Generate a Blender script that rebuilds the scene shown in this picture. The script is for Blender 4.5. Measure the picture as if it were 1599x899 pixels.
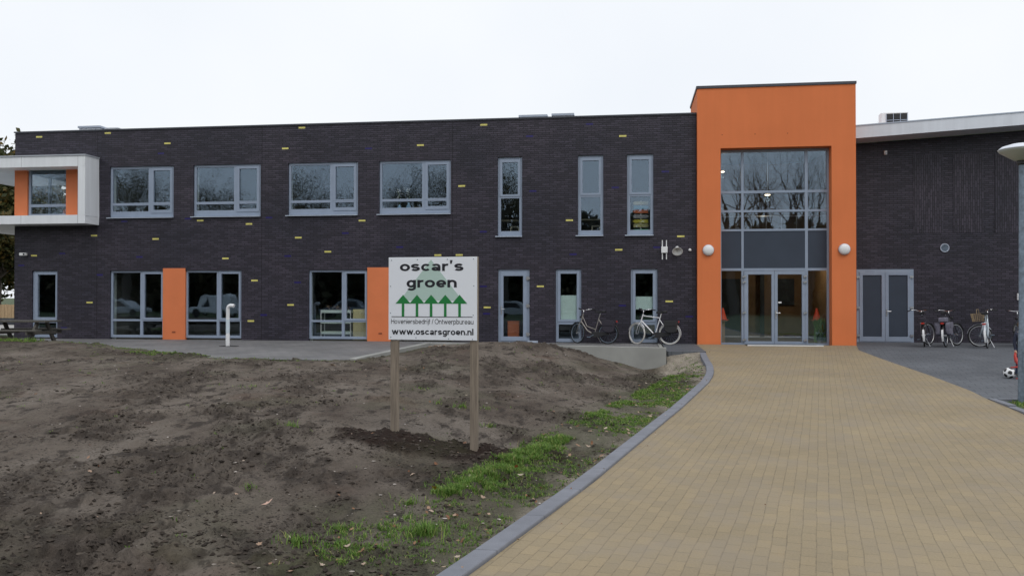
import bpy, bmesh, math, random
import numpy as np
from mathutils import Vector, Matrix, Euler

random.seed(7); rng = np.random.default_rng(7)
R = math.radians
PI = math.pi
for o in list(bpy.data.objects): bpy.data.objects.remove(o)
scene = bpy.context.scene
col = scene.collection

# ------------------------------------------------------------------ camera, sky, sun, exposure
cam_d = bpy.data.cameras.new('camera'); cam = bpy.data.objects.new('camera', cam_d); col.objects.link(cam)
cam.location = (0, -28, 1.53)
cam.rotation_euler = (R(90 + 0.55), R(-0.04), R(7.88))
cam_d.sensor_width = 36; cam_d.lens = 36 * 1330 / 1599
cam_d.clip_start = 0.1; cam_d.clip_end = 2000
scene.camera = cam

world = bpy.data.worlds.new('World'); scene.world = world; world.use_nodes = True
wn = world.node_tree; wn.nodes.clear()
SUN_EL, SUN_ROT = 52, 150
wo = wn.nodes.new('ShaderNodeOutputWorld'); bg = wn.nodes.new('ShaderNodeBackground')
sky = wn.nodes.new('ShaderNodeTexSky'); sky.sky_type = 'NISHITA'; sky.sun_disc = False
sky.sun_elevation = R(SUN_EL); sky.sun_rotation = R(SUN_ROT); sky.dust_density = 4; sky.air_density = 1.5
tc = wn.nodes.new('ShaderNodeTexCoord')
nz = wn.nodes.new('ShaderNodeTexNoise'); nz.inputs['Scale'].default_value = 2.2; nz.inputs['Detail'].default_value = 4
rp = wn.nodes.new('ShaderNodeValToRGB')                       # a closed cover of pale cloud over the sky texture
rp.color_ramp.elements[0].position = 0.3; rp.color_ramp.elements[0].color = (0.90, 0.94, 1.0, 1)
rp.color_ramp.elements[1].position = 0.7; rp.color_ramp.elements[1].color = (1.0, 1.02, 1.05, 1)
sc_ = wn.nodes.new('ShaderNodeVectorMath'); sc_.operation = 'SCALE'; sc_.inputs['Scale'].default_value = 10.4
mx = wn.nodes.new('ShaderNodeMix'); mx.data_type = 'RGBA'; mx.inputs[0].default_value = 0.9
L = wn.links.new
L(tc.outputs['Generated'], nz.inputs['Vector']); L(nz.outputs['Fac'], rp.inputs['Fac'])
L(rp.outputs['Color'], sc_.inputs[0]); L(sky.outputs['Color'], mx.inputs['A']); L(sc_.outputs['Vector'], mx.inputs['B'])
L(mx.outputs['Result'], bg.inputs['Color']); bg.inputs['Strength'].default_value = 0.1
L(bg.outputs['Background'], wo.inputs['Surface'])

sun_d = bpy.data.lights.new('sun', 'SUN'); sun = bpy.data.objects.new('sun', sun_d); col.objects.link(sun)
sun_d.energy = 0.7; sun_d.angle = R(25); sun_d.color = (1, 0.97, 0.93)
sun.rotation_euler = (R(90 - SUN_EL), 0, R(180 - SUN_ROT))   # from behind the viewer's right shoulder
scene.view_settings.view_transform = 'Standard'; scene.view_settings.look = 'None'
scene.view_settings.exposure = 0.0; scene.view_settings.gamma = 1.0
scene.render.engine = 'CYCLES'
scene.cycles.use_denoising = True
scene.cycles.max_bounces = 8; scene.cycles.transparent_max_bounces = 16
scene.cycles.caustics_reflective = False; scene.cycles.caustics_refractive = False

# ------------------------------------------------------------------ materials
def mat(name, c=(.5, .5, .5), rough=.6, metal=0, var=0, vscale=6, bump=0, bscale=40, spec=.5, stretch=(1, 1, 1), emit=None):
    m = bpy.data.materials.new(name); m.use_nodes = True
    nt = m.node_tree; b = nt.nodes['Principled BSDF']
    b.inputs['Base Color'].default_value = (*c, 1); b.inputs['Roughness'].default_value = rough
    b.inputs['Metallic'].default_value = metal; b.inputs['Specular IOR Level'].default_value = spec
    if emit: b.inputs['Emission Color'].default_value = (*emit[:3], 1); b.inputs['Emission Strength'].default_value = emit[3]
    if var or bump:
        t = nt.nodes.new('ShaderNodeTexCoord'); mp = nt.nodes.new('ShaderNodeMapping'); mp.inputs['Scale'].default_value = stretch
        nt.links.new(t.outputs['Object'], mp.inputs['Vector'])
    if var:
        n = nt.nodes.new('ShaderNodeTexNoise'); n.inputs['Scale'].default_value = vscale; n.inputs['Detail'].default_value = 5
        r = nt.nodes.new('ShaderNodeValToRGB')
        r.color_ramp.elements[0].position = .3; r.color_ramp.elements[1].position = .7
        r.color_ramp.elements[0].color = (*[max(0, v * (1 - var)) for v in c], 1)
        r.color_ramp.elements[1].color = (*[v * (1 + var) for v in c], 1)
        nt.links.new(mp.outputs[0], n.inputs['Vector']); nt.links.new(n.outputs['Fac'], r.inputs['Fac'])
        nt.links.new(r.outputs['Color'], b.inputs['Base Color'])
    if bump:
        n2 = nt.nodes.new('ShaderNodeTexNoise'); n2.inputs['Scale'].default_value = bscale; n2.inputs['Detail'].default_value = 4
        bp = nt.nodes.new('ShaderNodeBump'); bp.inputs['Strength'].default_value = bump; bp.inputs['Distance'].default_value = .01
        nt.links.new(mp.outputs[0], n2.inputs['Vector']); nt.links.new(n2.outputs['Fac'], bp.inputs['Height'])
        nt.links.new(bp.outputs['Normal'], b.inputs['Normal'])
    return m

class NG:
    """small node-graph helper"""
    def __init__(s, name):
        s.m = bpy.data.materials.new(name); s.m.use_nodes = True; s.t = s.m.node_tree
        s.b = s.t.nodes['Principled BSDF']; s.out = s.t.nodes['Material Output']
    def n(s, typ, ins=None, **kw):
        nd = s.t.nodes.new(typ)
        for k, v in kw.items(): setattr(nd, k, v)
        for k, v in (ins or {}).items():
            if isinstance(v, bpy.types.NodeSocket): s.t.links.new(v, nd.inputs[k])
            else: nd.inputs[k].default_value = v
        return nd
    def l(s, a, b): s.t.links.new(a, b)
    def ramp(s, fac, stops, interp='LINEAR'):
        r = s.n('ShaderNodeValToRGB', {'Fac': fac}); e = r.color_ramp.elements; r.color_ramp.interpolation = interp
        while len(e) < len(stops): e.new(.5)
        for i, (p, c) in enumerate(stops): e[i].position = p; e[i].color = (*c, 1) if len(c) == 3 else c
        return r.outputs['Color']
    def noise(s, vec, scale, detail=5, rough=.55):
        return s.n('ShaderNodeTexNoise', {'Vector': vec, 'Scale': scale, 'Detail': detail, 'Roughness': rough}).outputs['Fac']
    def mixc(s, fac, a, b, mode='MIX'):
        x = s.n('ShaderNodeMix', data_type='RGBA', blend_type=mode)
        for k, v in ((0, fac), (6, a), (7, b)):
            if isinstance(v, bpy.types.NodeSocket): s.t.links.new(v, x.inputs[k])
            else: x.inputs[k].default_value = v if k == 0 else (*v, 1)
        return x.outputs[2]
    def math(s, op, a, b=0.0, c=0.0):
        x = s.n('ShaderNodeMath', operation=op)
        for i, v in enumerate((a, b, c)):
            if isinstance(v, bpy.types.NodeSocket): s.t.links.new(v, x.inputs[i])
            else: x.inputs[i].default_value = v
        return x.outputs[0]

def brick_wall_mat(name, vertical=False):
    g = NG(name)
    pos = g.n('ShaderNodeTexCoord').outputs['Object']
    sp = g.n('ShaderNodeSeparateXYZ', {0: pos})
    u = g.math('ADD', sp.outputs[0], sp.outputs[1])
    v = g.n('ShaderNodeCombineXYZ', {0: sp.outputs[2], 1: u} if vertical else {0: u, 1: sp.outputs[2]}).outputs[0]
    br = g.n('ShaderNodeTexBrick', {'Vector': v, 'Scale': 1, 'Mortar Size': .009, 'Mortar Smooth': .2, 'Brick Width': .25, 'Row Height': .07,
             'Color1': (.027, .0245, .036, 1), 'Color2': (.058, .052, .073, 1), 'Mortar': (.009, .008, .012, 1), 'Bias': -.2})
    big = g.noise(v, .35, 3)
    rows = g.noise(g.n('ShaderNodeVectorMath', {0: v, 1: (.7, 14, 1)}, operation='MULTIPLY').outputs[0], 1.0, 4, .6)
    c = g.mixc(1, br.outputs['Color'], g.ramp(big, [(.3, (.68, .72, .80)), (.7, (1.36, 1.26, 1.24))]), 'MULTIPLY')
    c = g.mixc(1, c, g.ramp(rows, [(.3, (.93, .93, .93)), (.6, (1.0, 1.0, 1.02)), (.78, (1.22, 1.22, 1.26))]), 'MULTIPLY')  # some rows coloured lighter to imitate glints on the brick
    # glints painted into the colour on scattered runs of bricks
    st = g.noise(g.n('ShaderNodeVectorMath', {0: v, 1: (1.3, 11, 1)}, operation='MULTIPLY').outputs[0], 1.0, 3)
    c = g.mixc(g.ramp(st, [(.72, (0, 0, 0)), (.80, (.4, .4, .4))]), c, (.10, .10, .11))
    g.l(c, g.b.inputs['Base Color'])
    rr = g.n('ShaderNodeMapRange', {'Value': rows, 'To Min': .6, 'To Max': .4})
    g.l(rr.outputs[0], g.b.inputs['Roughness']); g.b.inputs['Specular IOR Level'].default_value = .42
    h = g.math('ADD', g.math('SUBTRACT', 1.0, br.outputs['Fac']), g.math('MULTIPLY', g.noise(v, 30, 3), .35))
    g.l(g.n('ShaderNodeBump', {'Height': h, 'Strength': .8, 'Distance': .008}).outputs[0], g.b.inputs['Normal'])
    return g.m

def paver_mat(name, bw, rh, ang, c1, c2, mortar, msize=.006, rough=.75, big=(.8, 1.15), tint=None, offset=.5, fade=False):
    g = NG(name)
    pos = g.n('ShaderNodeTexCoord').outputs['Object']
    mp = g.n('ShaderNodeMapping', {'Vector': pos, 'Rotation': (0, 0, ang)}).outputs[0]
    wob = g.n('ShaderNodeTexNoise', {'Vector': pos, 'Scale': 1.3, 'Detail': 2}).outputs['Color']
    mp = g.n('ShaderNodeVectorMath', {0: wob, 1: (.035, .035, 0), 2: mp}, operation='MULTIPLY_ADD').outputs[0]
    br = g.n('ShaderNodeTexBrick', {'Vector': mp, 'Scale': 1, 'Mortar Size': msize, 'Mortar Smooth': .3, 'Brick Width': bw, 'Row Height': rh,
             'Color1': (*c1, 1), 'Color2': (*c2, 1), 'Mortar': (*mortar, 1)}, offset=offset)
    n1 = g.noise(pos, .55, 4)
    bc = br.outputs['Color']
    if fade:                                                     # sanded joints: open and dark only here and there
        jn = g.noise(pos, 6.5, 4, .7)
        bc = g.mixc(g.math('MULTIPLY', br.outputs['Fac'], g.ramp(jn, [(.40, (.10, .10, .10)), (.66, (.62, .62, .62))])), tuple((a + b) / 2 for a, b in zip(c1, c2)), mortar)
        vb = g.n('ShaderNodeTexBrick', {'Vector': mp, 'Scale': 1, 'Mortar Size': 0, 'Brick Width': bw, 'Row Height': rh, 'Color1': (.93, .94, .96, 1), 'Color2': (1.06, 1.05, 1.03, 1)}, offset=offset)
        bc = g.mixc(1, bc, vb.outputs['Color'], 'MULTIPLY')
    c = g.mixc(1, bc, g.ramp(n1, [(.3, (big[0],) * 3), (.7, (big[1],) * 3)]), 'MULTIPLY')
    n2 = g.noise(pos, 60, 4, .7)
    c = g.mixc(1, c, g.ramp(n2, [(.3, (.86, .86, .86)), (.7, (1.12, 1.12, 1.12))]), 'MULTIPLY')
    if tint:
        n3 = g.noise(g.n('ShaderNodeVectorMath', {0: pos, 1: (3, 5, 1)}, operation='ADD').outputs[0], 1.7, 5, .6)
        c = g.mixc(g.ramp(n3, [(.45, (0, 0, 0)), (.75, (.75, .75, .75))]), c, tint)
    # a few darker single stones and specks
    sp = g.n('ShaderNodeTexVoronoi', {'Vector': pos, 'Scale': 1.6}).outputs['Distance']
    c = g.mixc(g.ramp(sp, [(.02, (.7, .7, .7)), (.045, (0, 0, 0))]), c, tuple(v * .45 for v in c1))
    g.l(c, g.b.inputs['Base Color'])
    g.b.inputs['Roughness'].default_value = rough; g.b.inputs['Specular IOR Level'].default_value = .35
    h = g.math('ADD', g.math('SUBTRACT', 1.0, br.outputs['Fac']), g.math('MULTIPLY', n2, .3))
    g.l(g.n('ShaderNodeBump', {'Height': h, 'Strength': .7, 'Distance': .006}).outputs[0], g.b.inputs['Normal'])
    return g.m

def soil_mat():
    g = NG('soil')
    pos = g.n('ShaderNodeTexCoord').outputs['Object']
    st = g.n('ShaderNodeVectorMath', {0: g.n('ShaderNodeMapping', {'Vector': pos, 'Rotation': (0, 0, R(-14))}).outputs[0], 1: (1.5, .72, 1)}, operation='MULTIPLY').outputs[0]
    a = g.noise(st, .55, 6, .6); b_ = g.noise(st, 3.2, 7, .65); f = g.noise(pos, 24, 6, .7)
    c = g.ramp(a, [(.36, (.100, .080, .066)), (.5, (.150, .126, .105)), (.64, (.200, .172, .146))])
    c = g.mixc(g.ramp(b_, [(.38, (.9, .9, .9)), (.47, (0, 0, 0))]), c, (.052, .043, .037))
    red = g.noise(g.n('ShaderNodeVectorMath', {0: pos, 1: (9, 2, 0)}, operation='ADD').outputs[0], .8, 4)
    c = g.mixc(g.ramp(red, [(.58, (0, 0, 0)), (.72, (.55, .55, .55))]), c, (.125, .082, .062))
    atn = g.n('ShaderNodeAttribute', attribute_name='ground'); at = atn.outputs['Color']
    c = g.mixc(g.math('MULTIPLY', atn.outputs['Alpha'], g.ramp(b_, [(.36, (.9, .9, .9)), (.6, (.25, .25, .25))])), c, (.056, .046, .039))
    sa = g.n('ShaderNodeSeparateColor', {0: at})
    c = g.mixc(sa.outputs[0], c, (.032, .021, .017))                      # freshly dug dark earth at the sign
    c = g.mixc(sa.outputs[1], c, g.ramp(b_, [(.35, (.24, .21, .17)), (.6, (.37, .33, .27))]))   # pale builder's sand
    c = g.mixc(g.math('MULTIPLY', sa.outputs[2], g.ramp(b_, [(.3, (.2, .2, .2)), (.6, (.8, .8, .8))])), c, (.055, .075, .028))   # moss and seedlings
    c = g.mixc(1, c, g.ramp(f, [(.3, (.78, .78, .78)), (.55, (1.02, 1.02, 1.02)), (.75, (1.2, 1.19, 1.18))]), 'MULTIPLY')
    g.l(c, g.b.inputs['Base Color'])
    g.b.inputs['Roughness'].default_value = .95; g.b.inputs['Specular IOR Level'].default_value = .15
    crumb = g.n('ShaderNodeTexVoronoi', {'Vector': g.n('ShaderNodeVectorMath', {0: g.n('ShaderNodeTexNoise', {'Vector': pos, 'Scale': 14}).outputs['Color'], 1: (.05, .05, 0), 2: pos}, operation='MULTIPLY_ADD').outputs[0], 'Scale': 26}).outputs['Distance']
    where = g.noise(g.n('ShaderNodeVectorMath', {0: pos, 1: (4, 8, 0)}, operation='ADD').outputs[0], 2.2, 5, .65)
    cm = g.math('MULTIPLY', g.ramp(crumb, [(.18, (1, 1, 1)), (.34, (0, 0, 0))]), g.ramp(where, [(.42, (0, 0, 0)), (.54, (.9, .9, .9))]))
    cr2 = g.n('ShaderNodeTexVoronoi', {'Vector': pos, 'Scale': 70}).outputs['Distance']
    cm = g.math('MAXIMUM', cm, g.math('MULTIPLY', g.ramp(cr2, [(.12, (.8, .8, .8)), (.26, (0, 0, 0))]), g.ramp(where, [(.38, (0, 0, 0)), (.62, (.9, .9, .9))])))
    c2 = g.mixc(cm, c, (.030, .024, .020)); g.l(c2, g.b.inputs['Base Color'])
    h = g.math('ADD', g.math('ADD', g.math('MULTIPLY', b_, 1.6), g.math('MULTIPLY', f, .9)), g.math('MULTIPLY', cm, .35))
    g.l(g.n('ShaderNodeBump', {'Height': h, 'Strength': 1.0, 'Distance': .035}).outputs[0], g.b.inputs['Normal'])
    return g.m

def glass_mat(name, tint=(.55, .60, .62), f0=.11, wob=.35):
    g = NG(name); g.t.nodes.remove(g.b)
    pos = g.n('ShaderNodeTexCoord').outputs['Object']
    n = g.noise(pos, 1.1, 2)
    bp = g.n('ShaderNodeBump', {'Height': n, 'Strength': wob, 'Distance': .004}).outputs[0]
    fc = g.n('ShaderNodeLayerWeight', {'Blend': .5}).outputs['Facing']
    fr = g.math('MULTIPLY_ADD', g.math('POWER', fc, 5.0), 1 - f0, f0)          # same reflectance from either side of the sheet
    tr = g.n('ShaderNodeBsdfTransparent', {'Color': (*tint, 1)}).outputs[0]
    gl = g.n('ShaderNodeBsdfGlossy', {'Color': (.62, .80, 1.0, 1), 'Roughness': 0.014, 'Normal': bp}).outputs[0]
    mxs = g.n('ShaderNodeMixShader', {0: fr, 1: tr, 2: gl}).outputs[0]
    g.l(mxs, g.out.inputs['Surface'])
    return g.m

def island_mat(name, stops, rough=.6, trans=.3):
    g = NG(name)
    geo = g.n('ShaderNodeNewGeometry').outputs['Random Per Island']
    c = g.ramp(geo, stops)
    g.l(c, g.b.inputs['Base Color']); g.b.inputs['Roughness'].default_value = rough; g.b.inputs['Specular IOR Level'].default_value = .25
    if trans:
        t = g.n('ShaderNodeBsdfTranslucent', {'Color': c}).outputs[0]
        g.l(g.n('ShaderNodeMixShader', {0: trans, 1: g.b.outputs[0], 2: t}).outputs[0], g.out.inputs['Surface'])
    return g.m

def wood_mat(name, c, var=.35):
    g = NG(name)
    pos = g.n('ShaderNodeTexCoord').outputs['Object']
    st = g.n('ShaderNodeVectorMath', {0: pos, 1: (22, 22, 1.6)}, operation='MULTIPLY').outputs[0]
    n = g.noise(st, 1.5, 6, .65)
    g.l(g.ramp(n, [(.3, tuple(v * (1 - var) for v in c)), (.7, tuple(v * (1 + var) for v in c))]), g.b.inputs['Base Color'])
    g.b.inputs['Roughness'].default_value = .8; g.b.inputs['Specular IOR Level'].default_value = .2
    g.l(g.n('ShaderNodeBump', {'Height': n, 'Strength': .4, 'Distance': .004}).outputs[0], g.b.inputs['Normal'])
    return g.m

M = {}
M['brick'] = brick_wall_mat('dark_brick'); M['brick_v'] = brick_wall_mat('dark_soldier_brick', True)
M['yellow_brick'] = mat('yellow_glazed_brick', (.68, .62, .18), .35, var=.15, vscale=9)
M['blue_brick'] = mat('blue_glazed_brick', (.018, .012, .12), .35, var=.2, vscale=9)
M['joint'] = mat('dilatation_joint', (.012, .012, .014), .9)
M['orange'] = mat('orange_render', (.73, .208, .076), .8, var=.045, vscale=.7, bump=.25, bscale=160, spec=.25)
def streaks(m, lo, hi):
    nt = m.node_tree; b = nt.nodes['Principled BSDF']; src = b.inputs['Base Color'].links[0].from_socket
    t = nt.nodes.new('ShaderNodeTexCoord'); mp = nt.nodes.new('ShaderNodeMapping'); mp.inputs['Scale'].default_value = (3.2, 3.2, .22)
    n = nt.nodes.new('ShaderNodeTexNoise'); n.inputs['Scale'].default_value = 1.6; n.inputs['Detail'].default_value = 6
    r = nt.nodes.new('ShaderNodeValToRGB'); r.color_ramp.elements[0].position = .32; r.color_ramp.elements[1].position = .68
    r.color_ramp.elements[0].color = (lo, lo, lo, 1); r.color_ramp.elements[1].color = (hi, hi, hi, 1)
    x = nt.nodes.new('ShaderNodeMix'); x.data_type = 'RGBA'; x.blend_type = 'MULTIPLY'; x.inputs[0].default_value = 1
    nt.links.new(t.outputs['Object'], mp.inputs['Vector']); nt.links.new(mp.outputs[0], n.inputs['Vector']); nt.links.new(n.outputs['Fac'], r.inputs['Fac'])
    nt.links.new(src, x.inputs[6]); nt.links.new(r.outputs['Color'], x.inputs[7]); nt.links.new(x.outputs[2], b.inputs['Base Color'])
streaks(M['orange'], .975, 1.012)
M['orange_panel'] = mat('orange_panel', (.71, .20, .072), .6, var=.05, vscale=1.5)
M['frame'] = mat('blue_grey_frame', (.275, .335, .435), .45, var=.05, vscale=3)
M['sill'] = mat('sill', (.42, .48, .58), .5, var=.06)
M['panel'] = mat('slate_panel', (.048, .062, .088), .6, var=.06, vscale=2, spec=.25)
M['white_panel'] = mat('white_panel', (.80, .83, .87), .45, var=.03, vscale=1.1)
M['fascia'] = mat('pale_fascia', (.72, .76, .83), .4, var=.04, vscale=.8)
streaks(M['white_panel'], .93, 1.02); streaks(M['fascia'], .92, 1.02)
M['trim'] = mat('dark_trim', (.05, .055, .07), .45)
M['glass'] = glass_mat('window_glass', (.96, .975, .97))
M['plaster'] = mat('interior_plaster', (.55, .62, .62), .8)
M['inner'] = mat('interior_wall', (.15, .155, .15), .85, var=.3, vscale=.6)
M['inner_brown'] = mat('interior_wood', (.24, .155, .085), .6, var=.25, vscale=1.4)
M['inner_floor'] = mat('interior_floor', (.12, .115, .10), .5)
M['roofing'] = mat('roof_felt', (.05, .05, .05), .9)
M['concrete'] = mat('concrete', (.30, .305, .29), .8, var=.14, vscale=1.6, bump=.2, bscale=70)
M['kerb'] = mat('kerb_concrete', (.185, .195, .225), .75, var=.12, vscale=5, bump=.3, bscale=120)
M['steel'] = mat('brushed_steel', (.62, .63, .65), .3, metal=.9)
M['chrome'] = mat('chrome', (.75, .75, .77), .18, metal=1)
M['galv'] = mat('galvanised_steel', (.17, .22, .28), .5, metal=.25, var=.3, vscale=14)
M['white'] = mat('white_plastic', (.80, .81, .82), .4)
M['black'] = mat('black_plastic', (.015, .015, .017), .5)
M['rubber'] = mat('rubber', (.02, .02, .021), .8)
M['dark_bag'] = mat('dark_bag_fabric', (.028, .024, .036), .8, bump=.5, bscale=30)
M['grey_bag'] = mat('grey_bag_fabric', (.16, .155, .20), .8, var=.3, vscale=10)
M['red'] = mat('red_plastic', (.45, .03, .02), .4)
M['grass'] = island_mat('grass_blades', [(0, (.065, .145, .022)), (.45, (.125, .235, .04)), (.82, (.21, .325, .07)), (.94, (.30, .34, .10)), (1, (.40, .34, .17))])
M['litter'] = island_mat('leaf_litter', [(0, (.16, .07, .035)), (.4, (.30, .16, .09)), (.7, (.42, .30, .22)), (1, (.50, .42, .34))], trans=.1)
M['clod'] = island_mat('soil_clods', [(0, (.030, .024, .020)), (.6, (.062, .050, .040)), (1, (.10, .083, .068))], rough=1, trans=0)
M['stone'] = island_mat('pebbles', [(0, (.25, .22, .19)), (1, (.55, .50, .46))], rough=.9, trans=0)
M['soil'] = soil_mat()
M['path'] = paver_mat('yellow_clinker_paving', .21, .105, R(-78) , (.308, .246, .150), (.280, .225, .145), (.115, .092, .062), .0042, tint=(.262, .222, .170), big=(.9, 1.1), fade=True)
M['greypave'] = paver_mat('grey_paving', .30, .30, R(12), (.105, .115, .13), (.125, .135, .15), (.05, .055, .06), .006, big=(.85, 1.15), offset=.5)
M['terrace'] = paver_mat('terrace_tiles', .30, .30, 0, (.165, .165, .17), (.20, .197, .197), (.09, .09, .09), .006, big=(.8, 1.2), offset=.5)
M['palepave'] = mat('pale_paving', (.42, .41, .40), .8, var=.1)
M['lawn'] = mat('lawn', (.05, .075, .025), .9, var=.4, vscale=.8)
M['bark'] = mat('bark', (.085, .072, .06), .95, var=.4, vscale=9, bump=.6, bscale=30)
M['leaf_dark'] = island_mat('autumn_leaves', [(0, (.028, .040, .014)), (.5, (.06, .066, .022)), (.85, (.12, .095, .03)), (1, (.20, .12, .03))])
M['leaf_pale'] = island_mat('thin_autumn_leaves', [(0, (.07, .065, .035)), (.6, (.12, .10, .05)), (1, (.2, .15, .06))])
M['leaf_wood'] = island_mat('hedge_leaves', [(0, (.03, .036, .02)), (.6, (.06, .062, .032)), (1, (.12, .09, .045))])
M['post_wood'] = wood_mat('post_wood', (.245, .205, .165))
M['table_wood'] = wood_mat('weathered_wood', (.105, .10, .09))
M['fence_wood'] = wood_mat('fence_wood', (.42, .30, .18))
M['sign_white'] = mat('sign_white', (.84, .88, .95), .35)
M['ink'] = mat('black_lettering', (.012, .012, .02), .5)
M['green'] = mat('green_emblem', (.012, .21, .05), .5)
M['pale_green'] = mat('pale_green_emblem', (.47, .63, .58), .5)

# ------------------------------------------------------------------ mesh helpers
class MB:
    def __init__(s): s.v = []; s.f = []; s.mi = []
    def face(s, pts, m=0):
        i = len(s.v); s.v += [tuple(p) for p in pts]; s.f.append(tuple(range(i, i + len(pts)))); s.mi.append(m)
    def box(s, x0, x1, y0, y1, z0, z1, m=0, mtx=None):
        p = [Vector((x, y, z)) for z in (z0, z1) for y in (y0, y1) for x in (x0, x1)]
        if mtx is not None: p = [mtx @ q for q in p]
        i = len(s.v); s.v += [tuple(q) for q in p]
        for f in ((0, 2, 3, 1), (4, 5, 7, 6), (0, 1, 5, 4), (2, 6, 7, 3), (0, 4, 6, 2), (1, 3, 7, 5)):
            s.f.append(tuple(i + k for k in f)); s.mi.append(m)
        return s
    def tube(s, pts, r, n=8, m=0, closed=False, cap=True):
        pts = [Vector(p) for p in pts]; N = len(pts)
        rs = r if isinstance(r, (list, tuple)) else [r] * N
        base = len(s.v); prev = None
        for k in range(N):
            if closed: t = pts[(k + 1) % N] - pts[k - 1]
            else: t = pts[min(k + 1, N - 1)] - pts[max(k - 1, 0)]
            t = t.normalized() if t.length > 1e-9 else Vector((0, 0, 1))
            if prev is None:
                a = Vector((0, 0, 1)) if abs(t.z) < .9 else Vector((1, 0, 0))
                u = t.cross(a).normalized()
            else:
                u = (prev - t * prev.dot(t)); u = u.normalized() if u.length > 1e-6 else t.orthogonal().normalized()
            prev = u; w = t.cross(u)
            for j in range(n):
                a = 2 * PI * j / n
                s.v.append(tuple(pts[k] + (u * math.cos(a) + w * math.sin(a)) * rs[k]))
        for k in range(N if closed else N - 1):
            k2 = (k + 1) % N
            for j in range(n):
                j2 = (j + 1) % n
                s.f.append((base + k * n + j, base + k * n + j2, base + k2 * n + j2, base + k2 * n + j)); s.mi.append(m)
        if cap and not closed:
            s.f.append(tuple(base + j for j in reversed(range(n)))); s.mi.append(m)
            s.f.append(tuple(base + (N - 1) * n + j for j in range(n))); s.mi.append(m)
        return s
    def lathe(s, prof, n=24, m=0, mtx=None):
        base = len(s.v); K = len(prof)
        for (r, z) in prof:
            for j in range(n):
                a = 2 * PI * j / n; p = Vector((r * math.cos(a), r * math.sin(a), z))
                if mtx is not None: p = mtx @ p
                s.v.append(tuple(p))
        for k in range(K - 1):
            for j in range(n):
                j2 = (j + 1) % n
                s.f.append((base + k * n + j, base + k * n + j2, base + (k + 1) * n + j2, base + (k + 1) * n + j)); s.mi.append(m)
        s.f.append(tuple(base + j for j in reversed(range(n)))); s.mi.append(m)
        s.f.append(tuple(base + (K - 1) * n + j for j in range(n))); s.mi.append(m)
        return s
    def prism(s, poly, a, b, axis='y', m=0):
        """poly: list of 2D points; extruded along axis from a to b"""
        def P(p, t): return (p[0], t, p[1]) if axis == 'y' else ((t, p[0], p[1]) if axis == 'x' else (p[0], p[1], t))
        n = len(poly); i = len(s.v); s.v += [P(p, a) for p in poly] + [P(p, b) for p in poly]
        s.f.append(tuple(range(i, i + n))); s.mi.append(m); s.f.append(tuple(reversed(range(i + n, i + 2 * n)))); s.mi.append(m)
        for k in range(n):
            k2 = (k + 1) % n; s.f.append((i + k, i + n + k, i + n + k2, i + k2)); s.mi.append(m)
        return s
    def plate(s, x0, x1, z0, z1, holes, y0, y1, axis='y', m=0, mh=None):
        """slab with rectangular holes (x0,x1,z0,z1); mh = material of the hole reveals"""
        if mh is None: mh = m
        us = sorted({x0, x1} | {min(max(h[k], x0), x1) for h in holes for k in (0, 1)})
        vs = sorted({z0, z1} | {min(max(h[k], z0), z1) for h in holes for k in (2, 3)})
        def solid(i, j):
            if i < 0 or j < 0 or i >= len(us) - 1 or j >= len(vs) - 1: return False
            cu, cv = (us[i] + us[i + 1]) / 2, (vs[j] + vs[j + 1]) / 2
            return not any(h[0] < cu < h[1] and h[2] < cv < h[3] for h in holes)
        def P(u, y, v): return (u, y, v) if axis == 'y' else (y, u, v)
        for i in range(len(us) - 1):
            for j in range(len(vs) - 1):
                if not solid(i, j): continue
                a, b, c, d = us[i], us[i + 1], vs[j], vs[j + 1]
                s.face([P(a, y0, c), P(b, y0, c), P(b, y0, d), P(a, y0, d)], m)
                s.face([P(a, y1, d), P(b, y1, d), P(b, y1, c), P(a, y1, c)], m)
                for (ii, jj, q) in ((i - 1, j, ((a, c), (a, d))), (i + 1, j, ((b, d), (b, c))), (i, j - 1, ((b, c), (a, c))), (i, j + 1, ((a, d), (b, d)))):
                    if not solid(ii, jj):
                        (p0, p1) = q
                        inside = 0 <= ii < len(us) - 1 and 0 <= jj < len(vs) - 1
                        s.face([P(p0[0], y0, p0[1]), P(p1[0], y0, p1[1]), P(p1[0], y1, p1[1]), P(p0[0], y1, p0[1])], mh if inside else m)
        return s
    def build(s, name, mats, parent=None, smooth=False, weld=True, normals=True, loc=None, bevel=0):
        me = bpy.data.meshes.new(name); me.from_pydata(s.v, [], s.f)
        mats = mats if isinstance(mats, (list, tuple)) else [mats]
        for m in mats: me.materials.append(m)
        me.polygons.foreach_set('material_index', s.mi)
        if weld or normals:
            bm = bmesh.new(); bm.from_mesh(me)
            if weld: bmesh.ops.remove_doubles(bm, verts=bm.verts, dist=1e-5)
            if normals: bmesh.ops.recalc_face_normals(bm, faces=bm.faces)
            bm.to_mesh(me); bm.free()
        if smooth: me.shade_smooth() if smooth is True else me.set_sharp_from_angle(angle=smooth)
        me.update()
        o = bpy.data.objects.new(name, me); col.objects.link(o)
        if parent: o.parent = parent
        if loc: o.location = loc
        if bevel:
            b = o.modifiers.new('bevel', 'BEVEL'); b.width = bevel; b.segments = 2; b.limit_method = 'ANGLE'; b.harden_normals = False
        return o

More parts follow.
